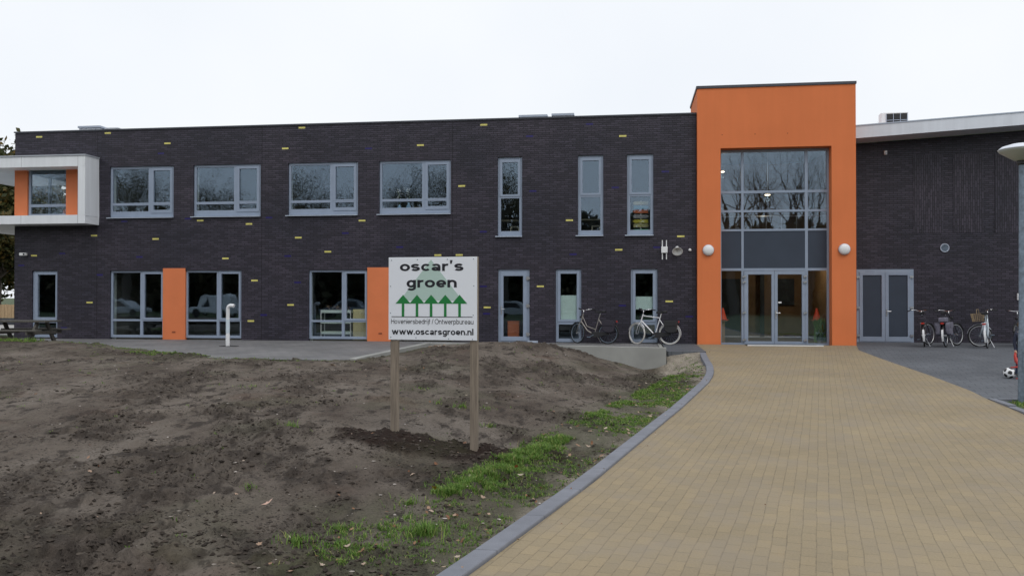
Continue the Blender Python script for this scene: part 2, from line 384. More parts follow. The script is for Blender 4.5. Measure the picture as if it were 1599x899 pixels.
def tag(o, label=None, cat=None, group=None, kind=None):
    if label: o['label'] = label
    if cat: o['category'] = cat
    if group: o['group'] = group
    if kind: o['kind'] = kind
    return o
def thing(name, label, cat, loc=(0, 0, 0), rz=0, group=None):
    o = bpy.data.objects.new(name, None); col.objects.link(o); o.location = loc; o.rotation_euler = (0, 0, rz)
    o.empty_display_size = .1
    return tag(o, label, cat, group)
def structure(o): return tag(o, kind='structure')
def copy_tree(o, parent=None):
    c = o.copy(); col.objects.link(c)
    if parent: c.parent = parent
    for ch in list(o.children): copy_tree(ch, c)
    return c
def raw_mesh(name, v, f, mats, parent=None, smooth=False):
    me = bpy.data.meshes.new(name); me.from_pydata(v.tolist() if hasattr(v, 'tolist') else v, [], f.tolist() if hasattr(f, 'tolist') else f)
    for m in (mats if isinstance(mats, (list, tuple)) else [mats]): me.materials.append(m)
    if smooth: me.shade_smooth()
    o = bpy.data.objects.new(name, me); col.objects.link(o)
    if parent: o.parent = parent
    return o

# numpy value noise
_T = rng.random((256, 256))
def vnoise(x, y):
    xi = np.floor(x).astype(int); yi = np.floor(y).astype(int); fx = x - xi; fy = y - yi
    fx = fx * fx * (3 - 2 * fx); fy = fy * fy * (3 - 2 * fy)
    a = _T[xi % 256, yi % 256]; b = _T[(xi + 1) % 256, yi % 256]; c = _T[xi % 256, (yi + 1) % 256]; d = _T[(xi + 1) % 256, (yi + 1) % 256]
    return (a * (1 - fx) + b * fx) * (1 - fy) + (c * (1 - fx) + d * fx) * fy
def fbm(x, y, sc, oct=4, gain=.5):
    s = 0; a = 1; t = 0
    for k in range(oct):
        s = s + a * (vnoise(x * sc + 17.3 * k, y * sc + 5.1 * k) - .5); t += a; a *= gain; sc *= 2.03
    return s / t * 2
def sstep(a, b, x):
    t = np.clip((x - a) / (b - a), 0, 1); return t * t * (3 - 2 * t)

# ------------------------------------------------------------------ ground
def G(y): return np.interp(y, [-14, -2], [-.3, 0])          # the paved ramp up to the entrance
KY = np.array([-34, -26, -22.5, -19.6, -17.9, -14.3, -12.25, -10.5, -9.3, -8.35, -7.3, -5.7, -4.6, -3.7])
KO = np.array([-4.3, -2.1, -1.22, -.53, -.18, .57, 1.02, 1.40, 1.60, 1.71, 1.79, 1.83, 1.88, 1.92])     # outer edge of the kerb
def kx(y): return np.interp(y, KY, KO)
def kin(y): return kx(y) + .17
RX = np.array([5.0, 5.6, 6.07, 6.17, 6.3, 6.39, 6.4, 6.42, 6.5, 7.0]); RY = np.array([-34, -18, -13.77, -12.13, -11.0, -8.6, -6.6, -4.85, -2.4, -.2])
def rx(y): return np.interp(y, RY, RX)

def sheet(name, ys, xl, xr, nx, zf, m):
    v = []; f = []
    for y in ys:
        a, b = xl(y), xr(y)
        for k in range(nx + 1): v.append((a + (b - a) * k / nx, y, float(zf(y))))
    for j in range(len(ys) - 1):
        for k in range(nx):
            i = j * (nx + 1) + k; f.append((i, i + 1, i + nx + 2, i + nx + 1))
    return structure(raw_mesh(name, v, f, m))

base = MB(); base.face([(-700, -700, -.78), (700, -700, -.78), (700, 700, -.78), (-700, 700, -.78)])
structure(base.build('ground', M['lawn'], normals=False))
ysp = np.concatenate([np.linspace(-34, -14, 30), np.linspace(-13.5, -.24, 60)])
sheet('brick_path', ysp, lambda y: float(kin(max(y, -34))) if y < -3.7 else 2.09, lambda y: float(rx(y)), 8, G, M['path'])
sheet('grey_forecourt', np.concatenate([np.linspace(-12.14, -2, 40), [-.21]]), lambda y: float(rx(y)), lambda y: 34.0, 3, G, M['greypave'])
fc = MB(); fc.face([(7.0, -.21, 0), (34, -.21, 0), (34, 1.98, 0), (7.0, 1.98, 0)]); structure(fc.build('forecourt_edge', M['greypave'], normals=False))
lw = MB()
yl_ = [-12.27, -13, -13.77, -15, -18, -22, -26, -30, -34]
for a, b in list(zip(yl_[:-1], yl_[1:])) + [(-34, -130)]:
    xa, xb = float(rx(a)) + .12, float(rx(b)) + .12
    lw.face([(xa, a, G(a) - .02), (xb, b, G(b) - .02), (90, b, G(b) - .02), (90, a, G(a) - .02)])
lw.face([(-90, -34, -.32), (5.12, -34, -.32), (5.12, -130, -.32), (-90, -130, -.32)])
structure(lw.build('lawn', M['lawn'], normals=False))
# right-hand edging of the path, past the forecourt
ke = MB()
for (a, b) in [(-12.16 - .95 * k, -13.10 - .95 * k) for k in range(22)]:
    pts = [(float(rx(a)), a), (float(rx(a)) + .13, a), (float(rx(b)) + .13, b), (float(rx(b)), b)]
    ke.prism(pts, -.45, float(G(a)) + .015, 'z')
for k in range(29): ke.box(6.32 + k * .95, 6.32 + k * .95 + .94, -12.28, -12.16, -.5, float(G(-12.2)) + .02)
structure(ke.build('path_edging', M['kerb']))
# kerb beside the planting bed, laid in one metre stones
kb = MB(); kys = [-34.]
while kys[-1] < -3.95: kys.append(kys[-1] + (1.0 if kys[-1] < -11 else .5))
kys[-1] = -3.93
for a, b in zip(kys[:-1], kys[1:]):
    g_ = .004
    p = [(kx(a + g_), a + g_), (kin(a + g_) - .003, a + g_), (kin(b - g_) - .003, b - g_), (kx(b - g_), b - g_)]
    za, zb = G(a) + .03, G(b) + .03
    i = len(kb.v)
    kb.v += [(float(q[0]), float(q[1]), -.8) for q in p] + [(float(q[0]), float(q[1]), float(z)) for q, z in zip(p, (za, za, zb, zb))]
    for f in ((0, 3, 2, 1), (4, 5, 6, 7), (0, 1, 5, 4), (1, 2, 6, 5), (2, 3, 7, 6), (3, 0, 4, 7)): kb.f.append(tuple(i + k for k in f)); kb.mi.append(0)
structure(kb.build('kerb', M['kerb'], bevel=.012))

# terrace and its concrete retaining wall
TE = [(-40, -1.6), (-24, -1.8), (-21, -2.3), (-19, -3.4), (-15.6, -4.3), (-12.7, -6.2), (-9.8, -8.1), (-6.45, -8.35), (-5.72, -4.1)]
tp = [(-40, 0.02)] + [(x, y - .25) for x, y in TE[:-2]] + [(-6.45, -8.5), (-5.72, -4.05), (.86, -4.05), (.86, .02)]
te = MB(); te.face([(x, y, 0) for x, y in tp]); structure(te.build('terrace', M['terrace'], normals=False))
st = MB(); st.box(1.03, 2.085, -3.92, .02, -.8, 0.0); structure(st.build('paved_strip', M['greypave']))
tw = thing('retaining_wall', 'low pale concrete retaining wall beside the earth mound below the two left bicycles', 'wall')
rw = MB()
rw.prism([(-5.72, -.9), (.99, -.9), (.99, .12), (-5.72, .2)], -4.22, -4.04, 'y')
rw.build('front_face', M['concrete'], tw, bevel=.012)
sd = MB(); sd.box(.875, .985, -4.035, -.02, -.8, .006); sd.build('return_face', M['concrete'], tw, bevel=.01)
dg = MB(); a, b = Vector((-6.52, -8.5, 0)), Vector((-5.735, -4.13, 0)); d = (b - a); nrm = Vector((d.y, -d.x, 0)).normalized() * .09
i = 0
dg.v = [tuple(a - nrm + Vector((0, 0, -.9))), tuple(a + nrm + Vector((0, 0, -.9))), tuple(b + nrm + Vector((0, 0, -.9))), tuple(b - nrm + Vector((0, 0, -.9))),
        tuple(a - nrm + Vector((0, 0, .05))), tuple(a + nrm + Vector((0, 0, .05))), tuple(b + nrm + Vector((0, 0, .20))), tuple(b - nrm + Vector((0, 0, .20)))]
dg.f = [(0, 3, 2, 1), (4, 5, 6, 7), (0, 1, 5, 4), (1, 2, 6, 5), (2, 3, 7, 6), (3, 0, 4, 7)]; dg.mi = [0] * 6
dg.build('slanting_face', M['concrete'], tw, bevel=.01)

# the bare planting bed: heights through control points plus ruts, lumps and clods
CP = [(kx(y), y, float(G(y)) - .015) for y in (-33, -30, -28, -26, -24, -22.5, -21, -19.6, -18, -16, -14.3, -12.2, -10.4, -8.4, -7)]
CP += [(1.8, -5.7, -.14), (1.86, -4.3, -.07), (1.45, -4.0, -.08), (1.12, -4.05, -.16), (1.3, -5.0, -.4), (1.45, -6.3, -.30), (.9, -4.6, -.60), (.4, -4.3, -.50), (0, -4.3, -.40), (-.85, -4.3, -.16), (-1.6, -4.35, .02),
       (-2.4, -4.6, .23), (-3.3, -4.7, .27), (-4.2, -4.6, .24), (-5.3, -4.5, .09), (-5.8, -5.5, .03), (-6.4, -8.3, .03), (-6.5, -10, -.01),
       (-3.0, -6.5, .13), (-1.2, -6.2, -.12), (.2, -6, -.40), (.9, -7.5, -.36), (-3.2, -9, -.04), (-1, -9, -.24), (.3, -10, -.30),
       (-2.84, -18.1, -.15), (-1.84, -18.2, -.35), (-1.1, -18.2, -.34), (-4, -15, -.1), (-2, -14, -.22), (-.4, -13, -.30), (-5, -18, -.10), (-4, -21, -.2), (-3, -23.5, -.28), (-6, -24, -.22), (-9, -24, -.2),
       (-7, -16, -.06), (-10, -18, -.06), (-12, -14, -.01), (-7, -12, -.02), (-14, -10, .03), (-18, -8, .12), (-22, -6, .2), (-27, -4, .22), (-34, -3, .22), (-24, -2.6, .22), (-21, -3.0, .21), (-19, -4.2, .17),
       (-15.3, -5.0, .07), (-12.7, -6.9, .01), (-9.8, -8.8, .0), (-20, -14, .05), (-30, -12, .15), (-30, -26, -.1), (-14, -24, -.12), (-6, -33, -.3), (-20, -34, -.2), (-40, -20, 0)]
CP = np.array(CP, float)
dm = np.hypot(CP[:, None, 0] - CP[None, :, 0], CP[:, None, 1] - CP[None, :, 1])
A = np.zeros((len(CP) + 3,) * 2); A[:-3, :-3] = -dm + np.eye(len(CP)) * -.05; A[:-3, -3] = 1; A[:-3, -2:] = CP[:, :2]; A[-3:, :-3] = A[:-3, -3:].T
Wt = np.linalg.solve(A, np.concatenate([CP[:, 2], [0, 0, 0]]))
def rbf(x, y):
    x = np.asarray(x, float); y = np.asarray(y, float); o = Wt[-3] + Wt[-2] * x + Wt[-1] * y
    for k in range(len(CP)): o = o - Wt[k] * np.hypot(x - CP[k, 0], y - CP[k, 1])
    return o
def terr_sd(x, y):
    """approximate distance into the terrace (positive inside)"""
    ty = np.interp(x, [p[0] for p in TE[:-1]], [p[1] for p in TE[:-1]])
    s = (y - ty) * .9
    xr_ = np.interp(y, [-8.35, -4.1], [-6.45, -5.72])
    return np.minimum(s, np.where(y < -4.1, xr_ - x, np.where(x > -5.72, -9, 9)))
def dug(x, y):
    n = fbm(x, y, 2.2, 4)
    a = ((x + 2.05) / 1.5) ** 2 + ((y + 18.3 + .12 * (x + 2)) / .52) ** 2
    return sstep(1.3, .75, a + n * .9)
RUTS = [((-3.59, -22.35), (-3.43, -21.06)), ((-3.47, -22.82), (-3.18, -22.78)), ((-3.61, -23.4), (-3.79, -22.15)), ((-3.44, -23.4), (-3.57, -22.2)), ((-3.5, -20.62), (-4.71, -19.3)), ((-6.3, -16.37), (-4.55, -17.67)),
        ((-1.51, -8.55), (-.3, -12.9)), ((-2.49, -7.77), (-.9, -13.2)), ((-4.56, -12.52), (-2.6, -15.2)), ((-7, -17.5), (-4.6, -15.5)), ((-9, -15.5), (-3.5, -15.0))]
def clumpn(x, y): return fbm(x * 1.25 + y * .25, y * .62, 1.15, 4)
def height(x, y, fine=True):
    h = rbf(x, y)
    dk = kx(y) - x
    amp = sstep(0, .7, dk) * .85 + .15
    h = h + amp * (fbm(x, y, .55, 3) * .05 + fbm(x * 1.3 + y * .2, y * .75, 1.9, 4) * .045)
    if fine:
        r = np.abs(fbm(x * 1.3 + y * .25, y * .8, 3.4, 4))            # sharp little scarps and lumps of turned earth
        h = h + amp * (sstep(.05, .22, clumpn(x, y)) * (sstep(.0, .4, fbm(x, y, 5.5, 3)) * .05 + fbm(x, y, 14, 3) * .03) - sstep(.10, 0, r) * .018 * sstep(-.1, .3, fbm(x + 5, y, .9, 3)) + fbm(x, y, 14, 3) * .006 + fbm(x, y, 34, 2) * .004)
        for (p, q) in RUTS:
            p, q = np.array(p), np.array(q); d_ = q - p; t = np.clip(((x - p[0]) * d_[0] + (y - p[1]) * d_[1]) / (d_ @ d_), 0, 1)
            dd = np.hypot(x - p[0] - t * d_[0], y - p[1] - t * d_[1]) + fbm(x, y, 2.5, 2) * .06
            h = h - amp * .05 * np.exp(-(dd / .045) ** 2) + amp * .028 * np.exp(-((dd - .11) / .05) ** 2)
        u = dug(x, y); h = h + u * (fbm(x, y, 9, 3) * .05 + .035)
    s = terr_sd(x, y)
    h = np.where(s > 0, np.minimum(h, .02) - .5 * s, h)
    return h
def terrain():
    ys = [-34.0]
    while ys[-1] < -3.86: ys.append(ys[-1] + (max(.022, .0056 * (ys[-1] + 28)) if ys[-1] > -25.5 else .15))
    ys = np.array([min(y, -3.86) for y in ys])
    xs = [2.0]
    while xs[-1] > -40: xs.append(xs[-1] - (.032 if xs[-1] > -7 else .032 + .006 * (-7 - xs[-1])))
    xs = np.array(xs[::-1])
    # extra rows for the left end where the bed runs up in front of the terrace
    ys = np.concatenate([ys, np.arange(-3.8, -1.2, .12)])
    X, Y = np.meshgrid(xs, ys)
    X = np.minimum(X, kx(Y) + .01)
    Z = height(X, Y)
    keep = (X >= -.95 * (Y + 28) - 5) | (Y < -25)
    keep &= ~((X > -5.72) & (Y > -4.12) & (X < 1.0))
    keep &= ~((X >= 1.0) & (Y > -3.85))
    keep &= ~((X > -6.3) & (Y > -4.2) & (X <= -5.72))
    keep &= terr_sd(X, Y) < .45
    ny, nx = X.shape
    idx = np.arange(ny * nx).reshape(ny, nx)
    q = np.stack([idx[:-1, :-1], idx[:-1, 1:], idx[1:, 1:], idx[1:, :-1]], -1).reshape(-1, 4)
    kf = keep.ravel()[q].all(1)
    wide = X.ravel()[q[:, 1]] - X.ravel()[q[:, 0]] > 1e-4
    wide |= X.ravel()[q[:, 2]] - X.ravel()[q[:, 3]] > 1e-4
    q = q[kf & wide]
    used = np.unique(q); re = np.zeros(ny * nx, int); re[used] = np.arange(len(used))
    v = np.stack([X.ravel(), Y.ravel(), Z.ravel()], -1)[used]
    o = raw_mesh('bare_soil', v, re[q], M['soil'], smooth=True)
    at = o.data.color_attributes.new('ground', 'FLOAT_COLOR', 'POINT')
    x, y = v[:, 0], v[:, 1]; dk = kx(y) - x
    n = fbm(x, y, 1.6, 4)
    sand = sstep(-8.8, -7.2, y + n * 1.2) * sstep(.6, .95, x + n * .2) + .75 * sstep(.34, .04, dk + n * .3) * sstep(-26, -20, y)
    clump = sstep(.03, .2, clumpn(x, y))
    green = sstep(1.7, .5, dk + n * .8) * .6 + .5 * sstep(-.7, -.1, terr_sd(x, y) + n * .2) + .25 * sstep(.1, .5, fbm(x + 9, y, .9, 3))
    c = np.stack([dug(x, y), np.clip(sand, 0, 1), np.clip(green * (1 - np.clip(sand, 0, 1)), 0, 1), clump], -1)
    at.data.foreach_set('color', c.astype(np.float32).ravel())
    return structure(o)
terrain()

# loose clods and pebbles
def lumps(name, P, S, m, flat=.7):
    t = np.array([(1, 0, 0), (-1, 0, 0), (0, 1, 0), (0, -1, 0), (0, 0, 1), (0, 0, -1), (.62, .62, .3), (-.62, .62, .3), (.62, -.62, .3), (-.62, -.62, .3)], float)
    bm = bmesh.new(); vs = [bm.verts.new(p) for p in t]; r_ = bmesh.ops.convex_hull(bm, input=vs); bm.verts.index_update()
    F = np.array([[v.index for v in f.verts] for f in bm.faces if len(f.verts) == 3]); bm.free()
    n = len(P); V = t[None] * (1 + (rng.random((n, len(t), 1)) - .5) * .8); V[:, :, 2] *= flat
    a = rng.random(n) * 6.28; ca, sa = np.cos(a)[:, None], np.sin(a)[:, None]; V[:, :, 0] *= 1 + rng.random((n, 1)) * .8
    V = np.stack([V[:, :, 0] * ca - V[:, :, 1] * sa, V[:, :, 0] * sa + V[:, :, 1] * ca, V[:, :, 2]], -1) * S[:, None, None] + P[:, None, :]
    FF = (F[None] + (np.arange(n) * len(t))[:, None, None]).reshape(-1, 3)
    return raw_mesh(name, V.reshape(-1, 3), FF, m)
def scatter(n, near=.5):
    """points on the bed, denser near the front"""
    out = []
    while len(out) < n:
        d = 3.2 + 22 * rng.random() ** near; a = rng.uniform(-.72, .25)
        x = d * math.sin(a); y = -28 + d * math.cos(a)
        if x > kx(y) - .05 or y > -4.4 or terr_sd(np.array(x), np.array(y)) > -.05: continue
        out.append((x, y))
    return np.array(out)
p = scatter(60000, .9); cl = fbm(p[:, 0] * .8, p[:, 1] * 1.3, 1.7, 4); p = p[(clumpn(p[:, 0], p[:, 1]) + cl * .4 + rng.normal(0, .14, len(p))) > .13]
dp = np.stack([rng.uniform(-3.6, -.8, 2600), rng.uniform(-19.1, -17.5, 2600)], -1); dp = dp[(dug(dp[:, 0], dp[:, 1]) > .4)]
p = np.concatenate([p, dp])
s = .004 + .02 * rng.random(len(p)) ** 5
tag(lumps('soil_clods', np.column_stack([p, height(p[:, 0], p[:, 1]) + s * .2]), s, M['clod']), 'dark crumbled clods lying on the bare soil bed', 'soil clods', kind='stuff')
p = scatter(420, .9); s = .005 + .012 * rng.random(len(p)) ** 2
tag(lumps('pebbles', np.column_stack([p, height(p[:, 0], p[:, 1]) + s * .3]), s, M['stone'], .5), 'small pale pebbles strewn over the bare soil', 'pebbles', kind='stuff')

# grass: many blades in tufts
def blades(P, H, lean=.85, wid=.0032):
    n = len(P); a = rng.random(n) * 6.28; d = np.stack([np.cos(a), np.sin(a)], -1); side = np.stack([-d[:, 1], d[:, 0]], -1)
    ln = lean * (.3 + rng.random(n)); w = wid * (.7 + .6 * rng.random(n)) * np.clip((P[:, 1] + 28) / 9, 1, 2.2)
    V = []
    for t, ww in ((0, 1.0), (.55, .85)):
        off = d * (ln * t * t * H)[:, None]; z = H * (t - .25 * ln * t * t)
        for sgn in (-1, 1):
            q = P.copy(); q[:, :2] += off + side * (w * ww * sgn)[:, None]; q[:, 2] += z; V.append(q)
    q = P.copy(); q[:, :2] += d * (ln * H)[:, None]; q[:, 2] += H * (1 - .25 * ln) * .98; V.append(q)
    V = np.stack(V, 1).reshape(-1, 3); b = (np.arange(n) * 5)[:, None]
    F = [tuple(r) for r in (b + np.array([0, 1, 3, 2])).tolist()] + [tuple(r) for r in (b + np.array([2, 3, 4])).tolist()]
    return V, F
def tufts(C, nb, rad, h):
    out = []; hh = []
    for (x, y), k, r_, hg in zip(C, nb, rad, h):
        a = rng.random(k) * 6.28; q = np.abs(rng.normal(0, r_, k)); out.append(np.stack([x + q * np.cos(a), y + q * np.sin(a)], -1)); hh.append(hg * (.45 + .7 * rng.random(k)))
    P = np.concatenate(out); Hh = np.concatenate(hh)
    ok = P[:, 0] < kx(P[:, 1]) + .0
    P, Hh = P[ok], Hh[ok]
    z = height(P[:, 0], P[:, 1]) - .004
    return np.column_stack([P, z]), Hh
cc = []; nb = []; rad = []; hh = []
def addt(x, y, k, r_, h): cc.append((x, y)); nb.append(int(k)); rad.append(r_); hh.append(h)
for _ in range(6400):                                # the verge along the kerb
    y = -24 + 16.4 * rng.random() ** .85; wd = np.interp(y, [-24, -20, -17, -13, -8, -6], [1.3, 1.2, 1.2, 1.0, .8, .35]); dk = rng.random() ** .85 * wd
    x = float(kx(y)) - dk - .02
    n = float(fbm(np.array(x), np.array(y), 1.5, 3)) + .4 * float(fbm(np.array(x), np.array(y), 5, 2))
    lush = math.exp(-((dk - .86) / .17) ** 2) * (1 if -20.6 < y < -16.7 else .15)
    far = 1 if y > -16 else 0
    if n + .55 * lush + .14 * far - .12 > rng.normal(-.03, .15):
        addt(x, y, 8 + 20 * lush + 8 * rng.random(), .026 + .022 * rng.random(), .022 + .06 * lush + .03 * rng.random() ** 2)
for (x, y, k, r_, h) in [(-4.17, -17.9, 60, .05, .11), (-3.4, -20.7, 40, .05, .06), (-1.55, -21.6, 260, .11, .12), (-2.45, -21.9, 160, .12, .08), (-2.25, -21.55, 120, .1, .07), (-1.9, -20.8, 90, .09, .08),
                         (-2.55, -15.3, 60, .1, .09), (-2.95, -15.0, 30, .06, .06), (-1.9, -16.5, 40, .06, .08), (-2.2, -15.0, 40, .09, .06), (-.6, -15.2, 60, .15, .06), (-3.6, -13.5, 40, .1, .05), (-6.5, -14, 40, .2, .05), (-1.3, -17.6, 40, .05, .1)]:
    addt(x, y, k, r_, h)
for _ in range(90): addt(rng.uniform(-19.3, -18.0), rng.uniform(-4.9, -3.6), 10, .06, .10)
for _ in range(70): addt(rng.uniform(-13.5, -11.6), rng.uniform(-7.1, -6.4), 10, .06, .06)
for _ in range(140): x = rng.uniform(-17, -7); addt(x, float(np.interp(x, [q[0] for q in TE[:-1]], [q[1] for q in TE[:-1]])) - rng.random() ** 2 * .7 - .05, 6, .05, .045)
for _ in range(100): addt(rng.uniform(1.15, 1.75), rng.uniform(-7.5, -4.2), 5, .05, .035)
for x, y in scatter(170, .8): addt(x, y, 6, .03, .035)
P, Hh = tufts(cc, nb, rad, hh); V, F = blades(P, Hh)
tag(raw_mesh('grass', V, F, M['grass']), 'bright green grass and weeds along the kerb and dotted over the bed', 'grass', kind='stuff')
lp = []
for _ in range(900): lp.append((rng.uniform(6.45, 9.5), rng.uniform(-15, -12.35)))
lp = np.array(lp); lp = lp[lp[:, 0] > rx(lp[:, 1]) + .16]
lp = np.repeat(lp, 14, 0) + rng.normal(0, .05, (len(lp) * 14, 2)); lp = lp[lp[:, 0] > rx(lp[:, 1]) + .14]
V, F = blades(np.column_stack([lp, G(lp[:, 1]) - .025]), .03 + .05 * rng.random(len(lp)))
tag(raw_mesh('grass', V, F, M['grass']), 'strip of grass at the foot of the lamp post right of the path', 'grass', kind='stuff')

# fallen leaves
def leaf_mesh(n, P, S):
    sh = np.array([(0, -1), (.5, -.45), (.32, -.1), (.62, .2), (.25, .45), (0, 1), (-.25, .45), (-.62, .2), (-.32, -.1), (-.5, -.45)])
    V = []; F = []
    for k in range(n):
        a = rng.random() * 6.28; e = Euler((rng.normal(0, .35), rng.normal(0, .35), a)).to_matrix(); cu = rng.uniform(-.5, .6)
        i = len(V)
        for (x, y) in sh * S[k]: V.append(tuple(np.array(P[k]) + np.array(e @ Vector((x, y, cu * (x * x + y * y) / S[k] + .3 * S[k] * .3)))))
        F.append(tuple(range(i, i + len(sh))))
    return V, F
pl = []
for _ in range(230):
    y = -23.5 + 16 * rng.random(); pl.append((float(kx(y)) - .03 - abs(rng.normal(0, .75)), y))
pl = np.array(pl); pl2 = scatter(70, .9)
pc = np.stack([rng.normal(-5.35, .16, 40), rng.normal(-4.75, .12, 40)], -1)
pp_ = []
while len(pp_) < 46:
    y = -24.5 + 21 * rng.random(); x = rng.uniform(float(kin(y)) - .1, float(rx(y))); 
    if rng.random() < .35: x = float(kin(y)) + abs(rng.normal(0, .12)) - .08
    pp_.append((x, y))
pp_ = np.array(pp_); nb_ = len(pl) + len(pl2) + len(pc)
pl = np.concatenate([pl, pl2, pc, pp_]); z = height(pl[:, 0], pl[:, 1]); z[nb_:] = G(pl[nb_:, 1]) + np.where(pl[nb_:, 0] < kin(pl[nb_:, 1]), .03, -.008)
ls = .012 + .026 * rng.random(len(pl)); ls[nb_:] *= .55
V, F = leaf_mesh(len(pl), np.column_stack([pl, z + .02]), ls)
tag(raw_mesh('leaf_litter', V, F, M['litter']), 'brown and pinkish fallen leaves strewn over the bed, its grass and the path', 'fallen leaves', kind='stuff')
for (x, y, s_, c, lb) in [(-1.77, -20.35, .05, (.62, .42, .03), 'bright yellow fallen leaf lying among the grass beside the kerb'),
                         (-3.0, -21.2, .055, (.55, .36, .28), 'large pinkish brown fallen leaf beside the nearest grass on the left'),
                         (-6.6, -9.7, .12, (.62, .48, .36), 'curled pale tan leaf lying far back on the bare earth'),
                         (-1.15, -19.35, .045, (.42, .13, .04), 'rusty orange fallen leaf caught in the lush grass before the sign')]:
    V, F = leaf_mesh(1, [(x, y, float(height(np.array(x), np.array(y))) + .045)], [s_])
    tag(raw_mesh('fallen_leaf', V, F, mat('leaf', c, .7)), lb, 'leaf')

# ------------------------------------------------------------------ the school
school = thing('school_building', 'two storey dark brick school with orange entrance portal, white corner bay and lean-to right wing', 'building')
holes = []
def bars(p0, p1, v0, v1): return (p0, p1, v0, v1)
def window(x0, x1, z0, z1, panes, sashes=(), sill=True, y=.06, parent=school, name='window'):
    f = MB(); f.plate(x0, x1, z0, z1, panes, y, y + .075)
    w = f.build(name, M['frame'], parent, bevel=.006)
    if sashes:
        s_ = MB()
        for (a, b, c, d) in sashes:
            pn = [q for q in panes if q[0] >= a - .01 and q[1] <= b + .01 and q[2] >= c - .01 and q[3] <= d + .01]
            s_.plate(a, b, c, d, pn, y - .018, y - .003)
        s_.build('sash', M['frame'], w, bevel=.004)
    g = MB()
    for (a, b, c, d) in panes: g.box(a + .002, b - .002, y + .03, y + .05, c + .002, d - .002)
    g.build('pane', M['glass'], w)
    if sill:
        k = MB(); k.prism([(-.09, z0 - .05), (y + .02, z0 - .035), (y + .02, z0 - .002), (-.09, z0 - .02)], x0 - .07, x1 + .0, 'x'); k.build('window_sill', M['sill'], w)
    return w
up = [(-18.32, -15.89), (-15.15, -12.67), (-11.67, -9.18), (-8.43, -5.95)]
for (a, b) in up:
    z0, z1 = 4.32, 6.11; m_ = a + .615 * (b - a); t = z0 + .46
    holes.append((a, b, z0 - .03, z1))
    window(a, b, z0, z1, [(a + .085, m_ - .05, z0 + .20, t - .05), (a + .085, m_ - .05, t + .04, z1 - .09), (m_ + .15, b - .16, z0 + .24, t - .05), (m_ + .15, b - .16, t + .05, z1 - .16)],
           [(m_ + .06, b - .07, z0 + .13, t + .0), (m_ + .06, b - .07, t + .004, z1 - .07)])
for (a, b) in [(-4.36, -3.54), (-1.69, -.86), (-.09, .76)]:
    z0, z1 = 3.54, 6.15; t = 4.84
    holes.append((a, b, z0 - .03, z1))
    window(a, b, z0, z1, [(a + .1, b - .1, z0 + .15, t - .06), (a + .15, b - .15, t + .07, z1 - .17)], [(a + .07, b - .07, t + .005, z1 - .07)])
for (a, b) in [(-18.29, -16.25), (-15.45, -13.36), (-10.92, -8.82), (-7.93, -5.86)]:
    z0, z1 = .06, 2.42; m_ = a + .575 * (b - a); t = .67
    holes.append((a, b, -.2, z1))
    window(a, b, z0, z1, [(a + .08, m_ - .05, z0 + .09, t - .035), (a + .08, m_ - .05, t + .035, z1 - .07), (m_ + .05, b - .08, z0 + .09, t - .035), (m_ + .12, b - .12, t + .09, z1 - .12)],
           [(m_ + .04, b - .05, t + .02, z1 - .05)], sill=False)
a, b = -21.32, -20.32; holes.append((a, b, -.2, 2.43))
window(a, b, .04, 2.43, [(a + .1, b - .08, .14, .56), (a + .19, b - .11, .76, 2.29)], [(a + .06, b - .05, .60, 2.38)], sill=False)
for (a, b) in [(-2.42, -1.58), (.03, .89)]:
    holes.append((a, b, -.2, 2.42))
    w = window(a, b, .02, 2.42, [(a + .09, b - .09, .13, .60), (a + .15, b - .15, .76, 2.27)], [(a + .06, b - .06, .69, 2.36)], sill=False)
    fr = MB()
    if a < 0: fr.box(a + .155, b - .155, .125, .13, .765, 1.56)
    else: fr.box(a + .155, b - .155, .125, .13, 1.10, 1.52)
    fr.build('frosted_film', mat('frosted_film', (.66, .84, .80), .5), w)
# single glazed door
a, b = -4.34, -3.29; holes.append((a, b, -.2, 2.42))
df = MB(); df.plate(a, b, .01, 2.42, [(a + .07, b - .09, .05, 2.34)], .05, .13); door = df.build('glazed_door', M['frame'], school)
dl = MB(); dl.plate(a + .072, b - .092, .052, 2.338, [(a + .17, b - .22, .19, 2.20)], .03, .09); lf = dl.build('door_leaf', M['frame'], door, bevel=.005)
dg = MB(); dg.box(a + .172, b - .222, .055, .075, .192, 2.198); dg.build('pane', M['glass'], door)
dh = MB(); dh.box(a + .09, a + .125, .018, .03, .93, 1.2); dh.tube([(a + .107, .02, 1.1), (a + .107, -.03, 1.1), (a + .23, -.03, 1.1)], .011); dh.build('handle', M['steel'], door)
for z in (2.12, 1.21, .27):
    h = MB(); h.box(b - .11, b - .02, .005, .045, z - .06, z + .06); h.box(b - .05, b + .01, -.005, .02, z - .03, z + .03); h.build('hinge', M['steel'], door)
s_ = MB(); s_.box(b - .05, b + .28, -.1, .05, .0, .06); s_.build('threshold', M['sill'], door)

# orange infill panels between the ground floor windows
for (a, b) in [(-16.25, -15.45), (-8.82, -7.93)]:
    holes.append((a, b, -.2, 2.5))
    p = MB(); p.box(a - .02, b + .02, -.02, .12, 0.0, 2.5); o = p.build('infill_panel', M['orange_panel'], school, bevel=.006)
    q = MB(); q.box((a + b) / 2 - .06, (a + b) / 2 + .06, -.03, -.02, .24, .29); q.build('vent_slot', mat('panel_vent', (.25, .06, .02), .6), o)

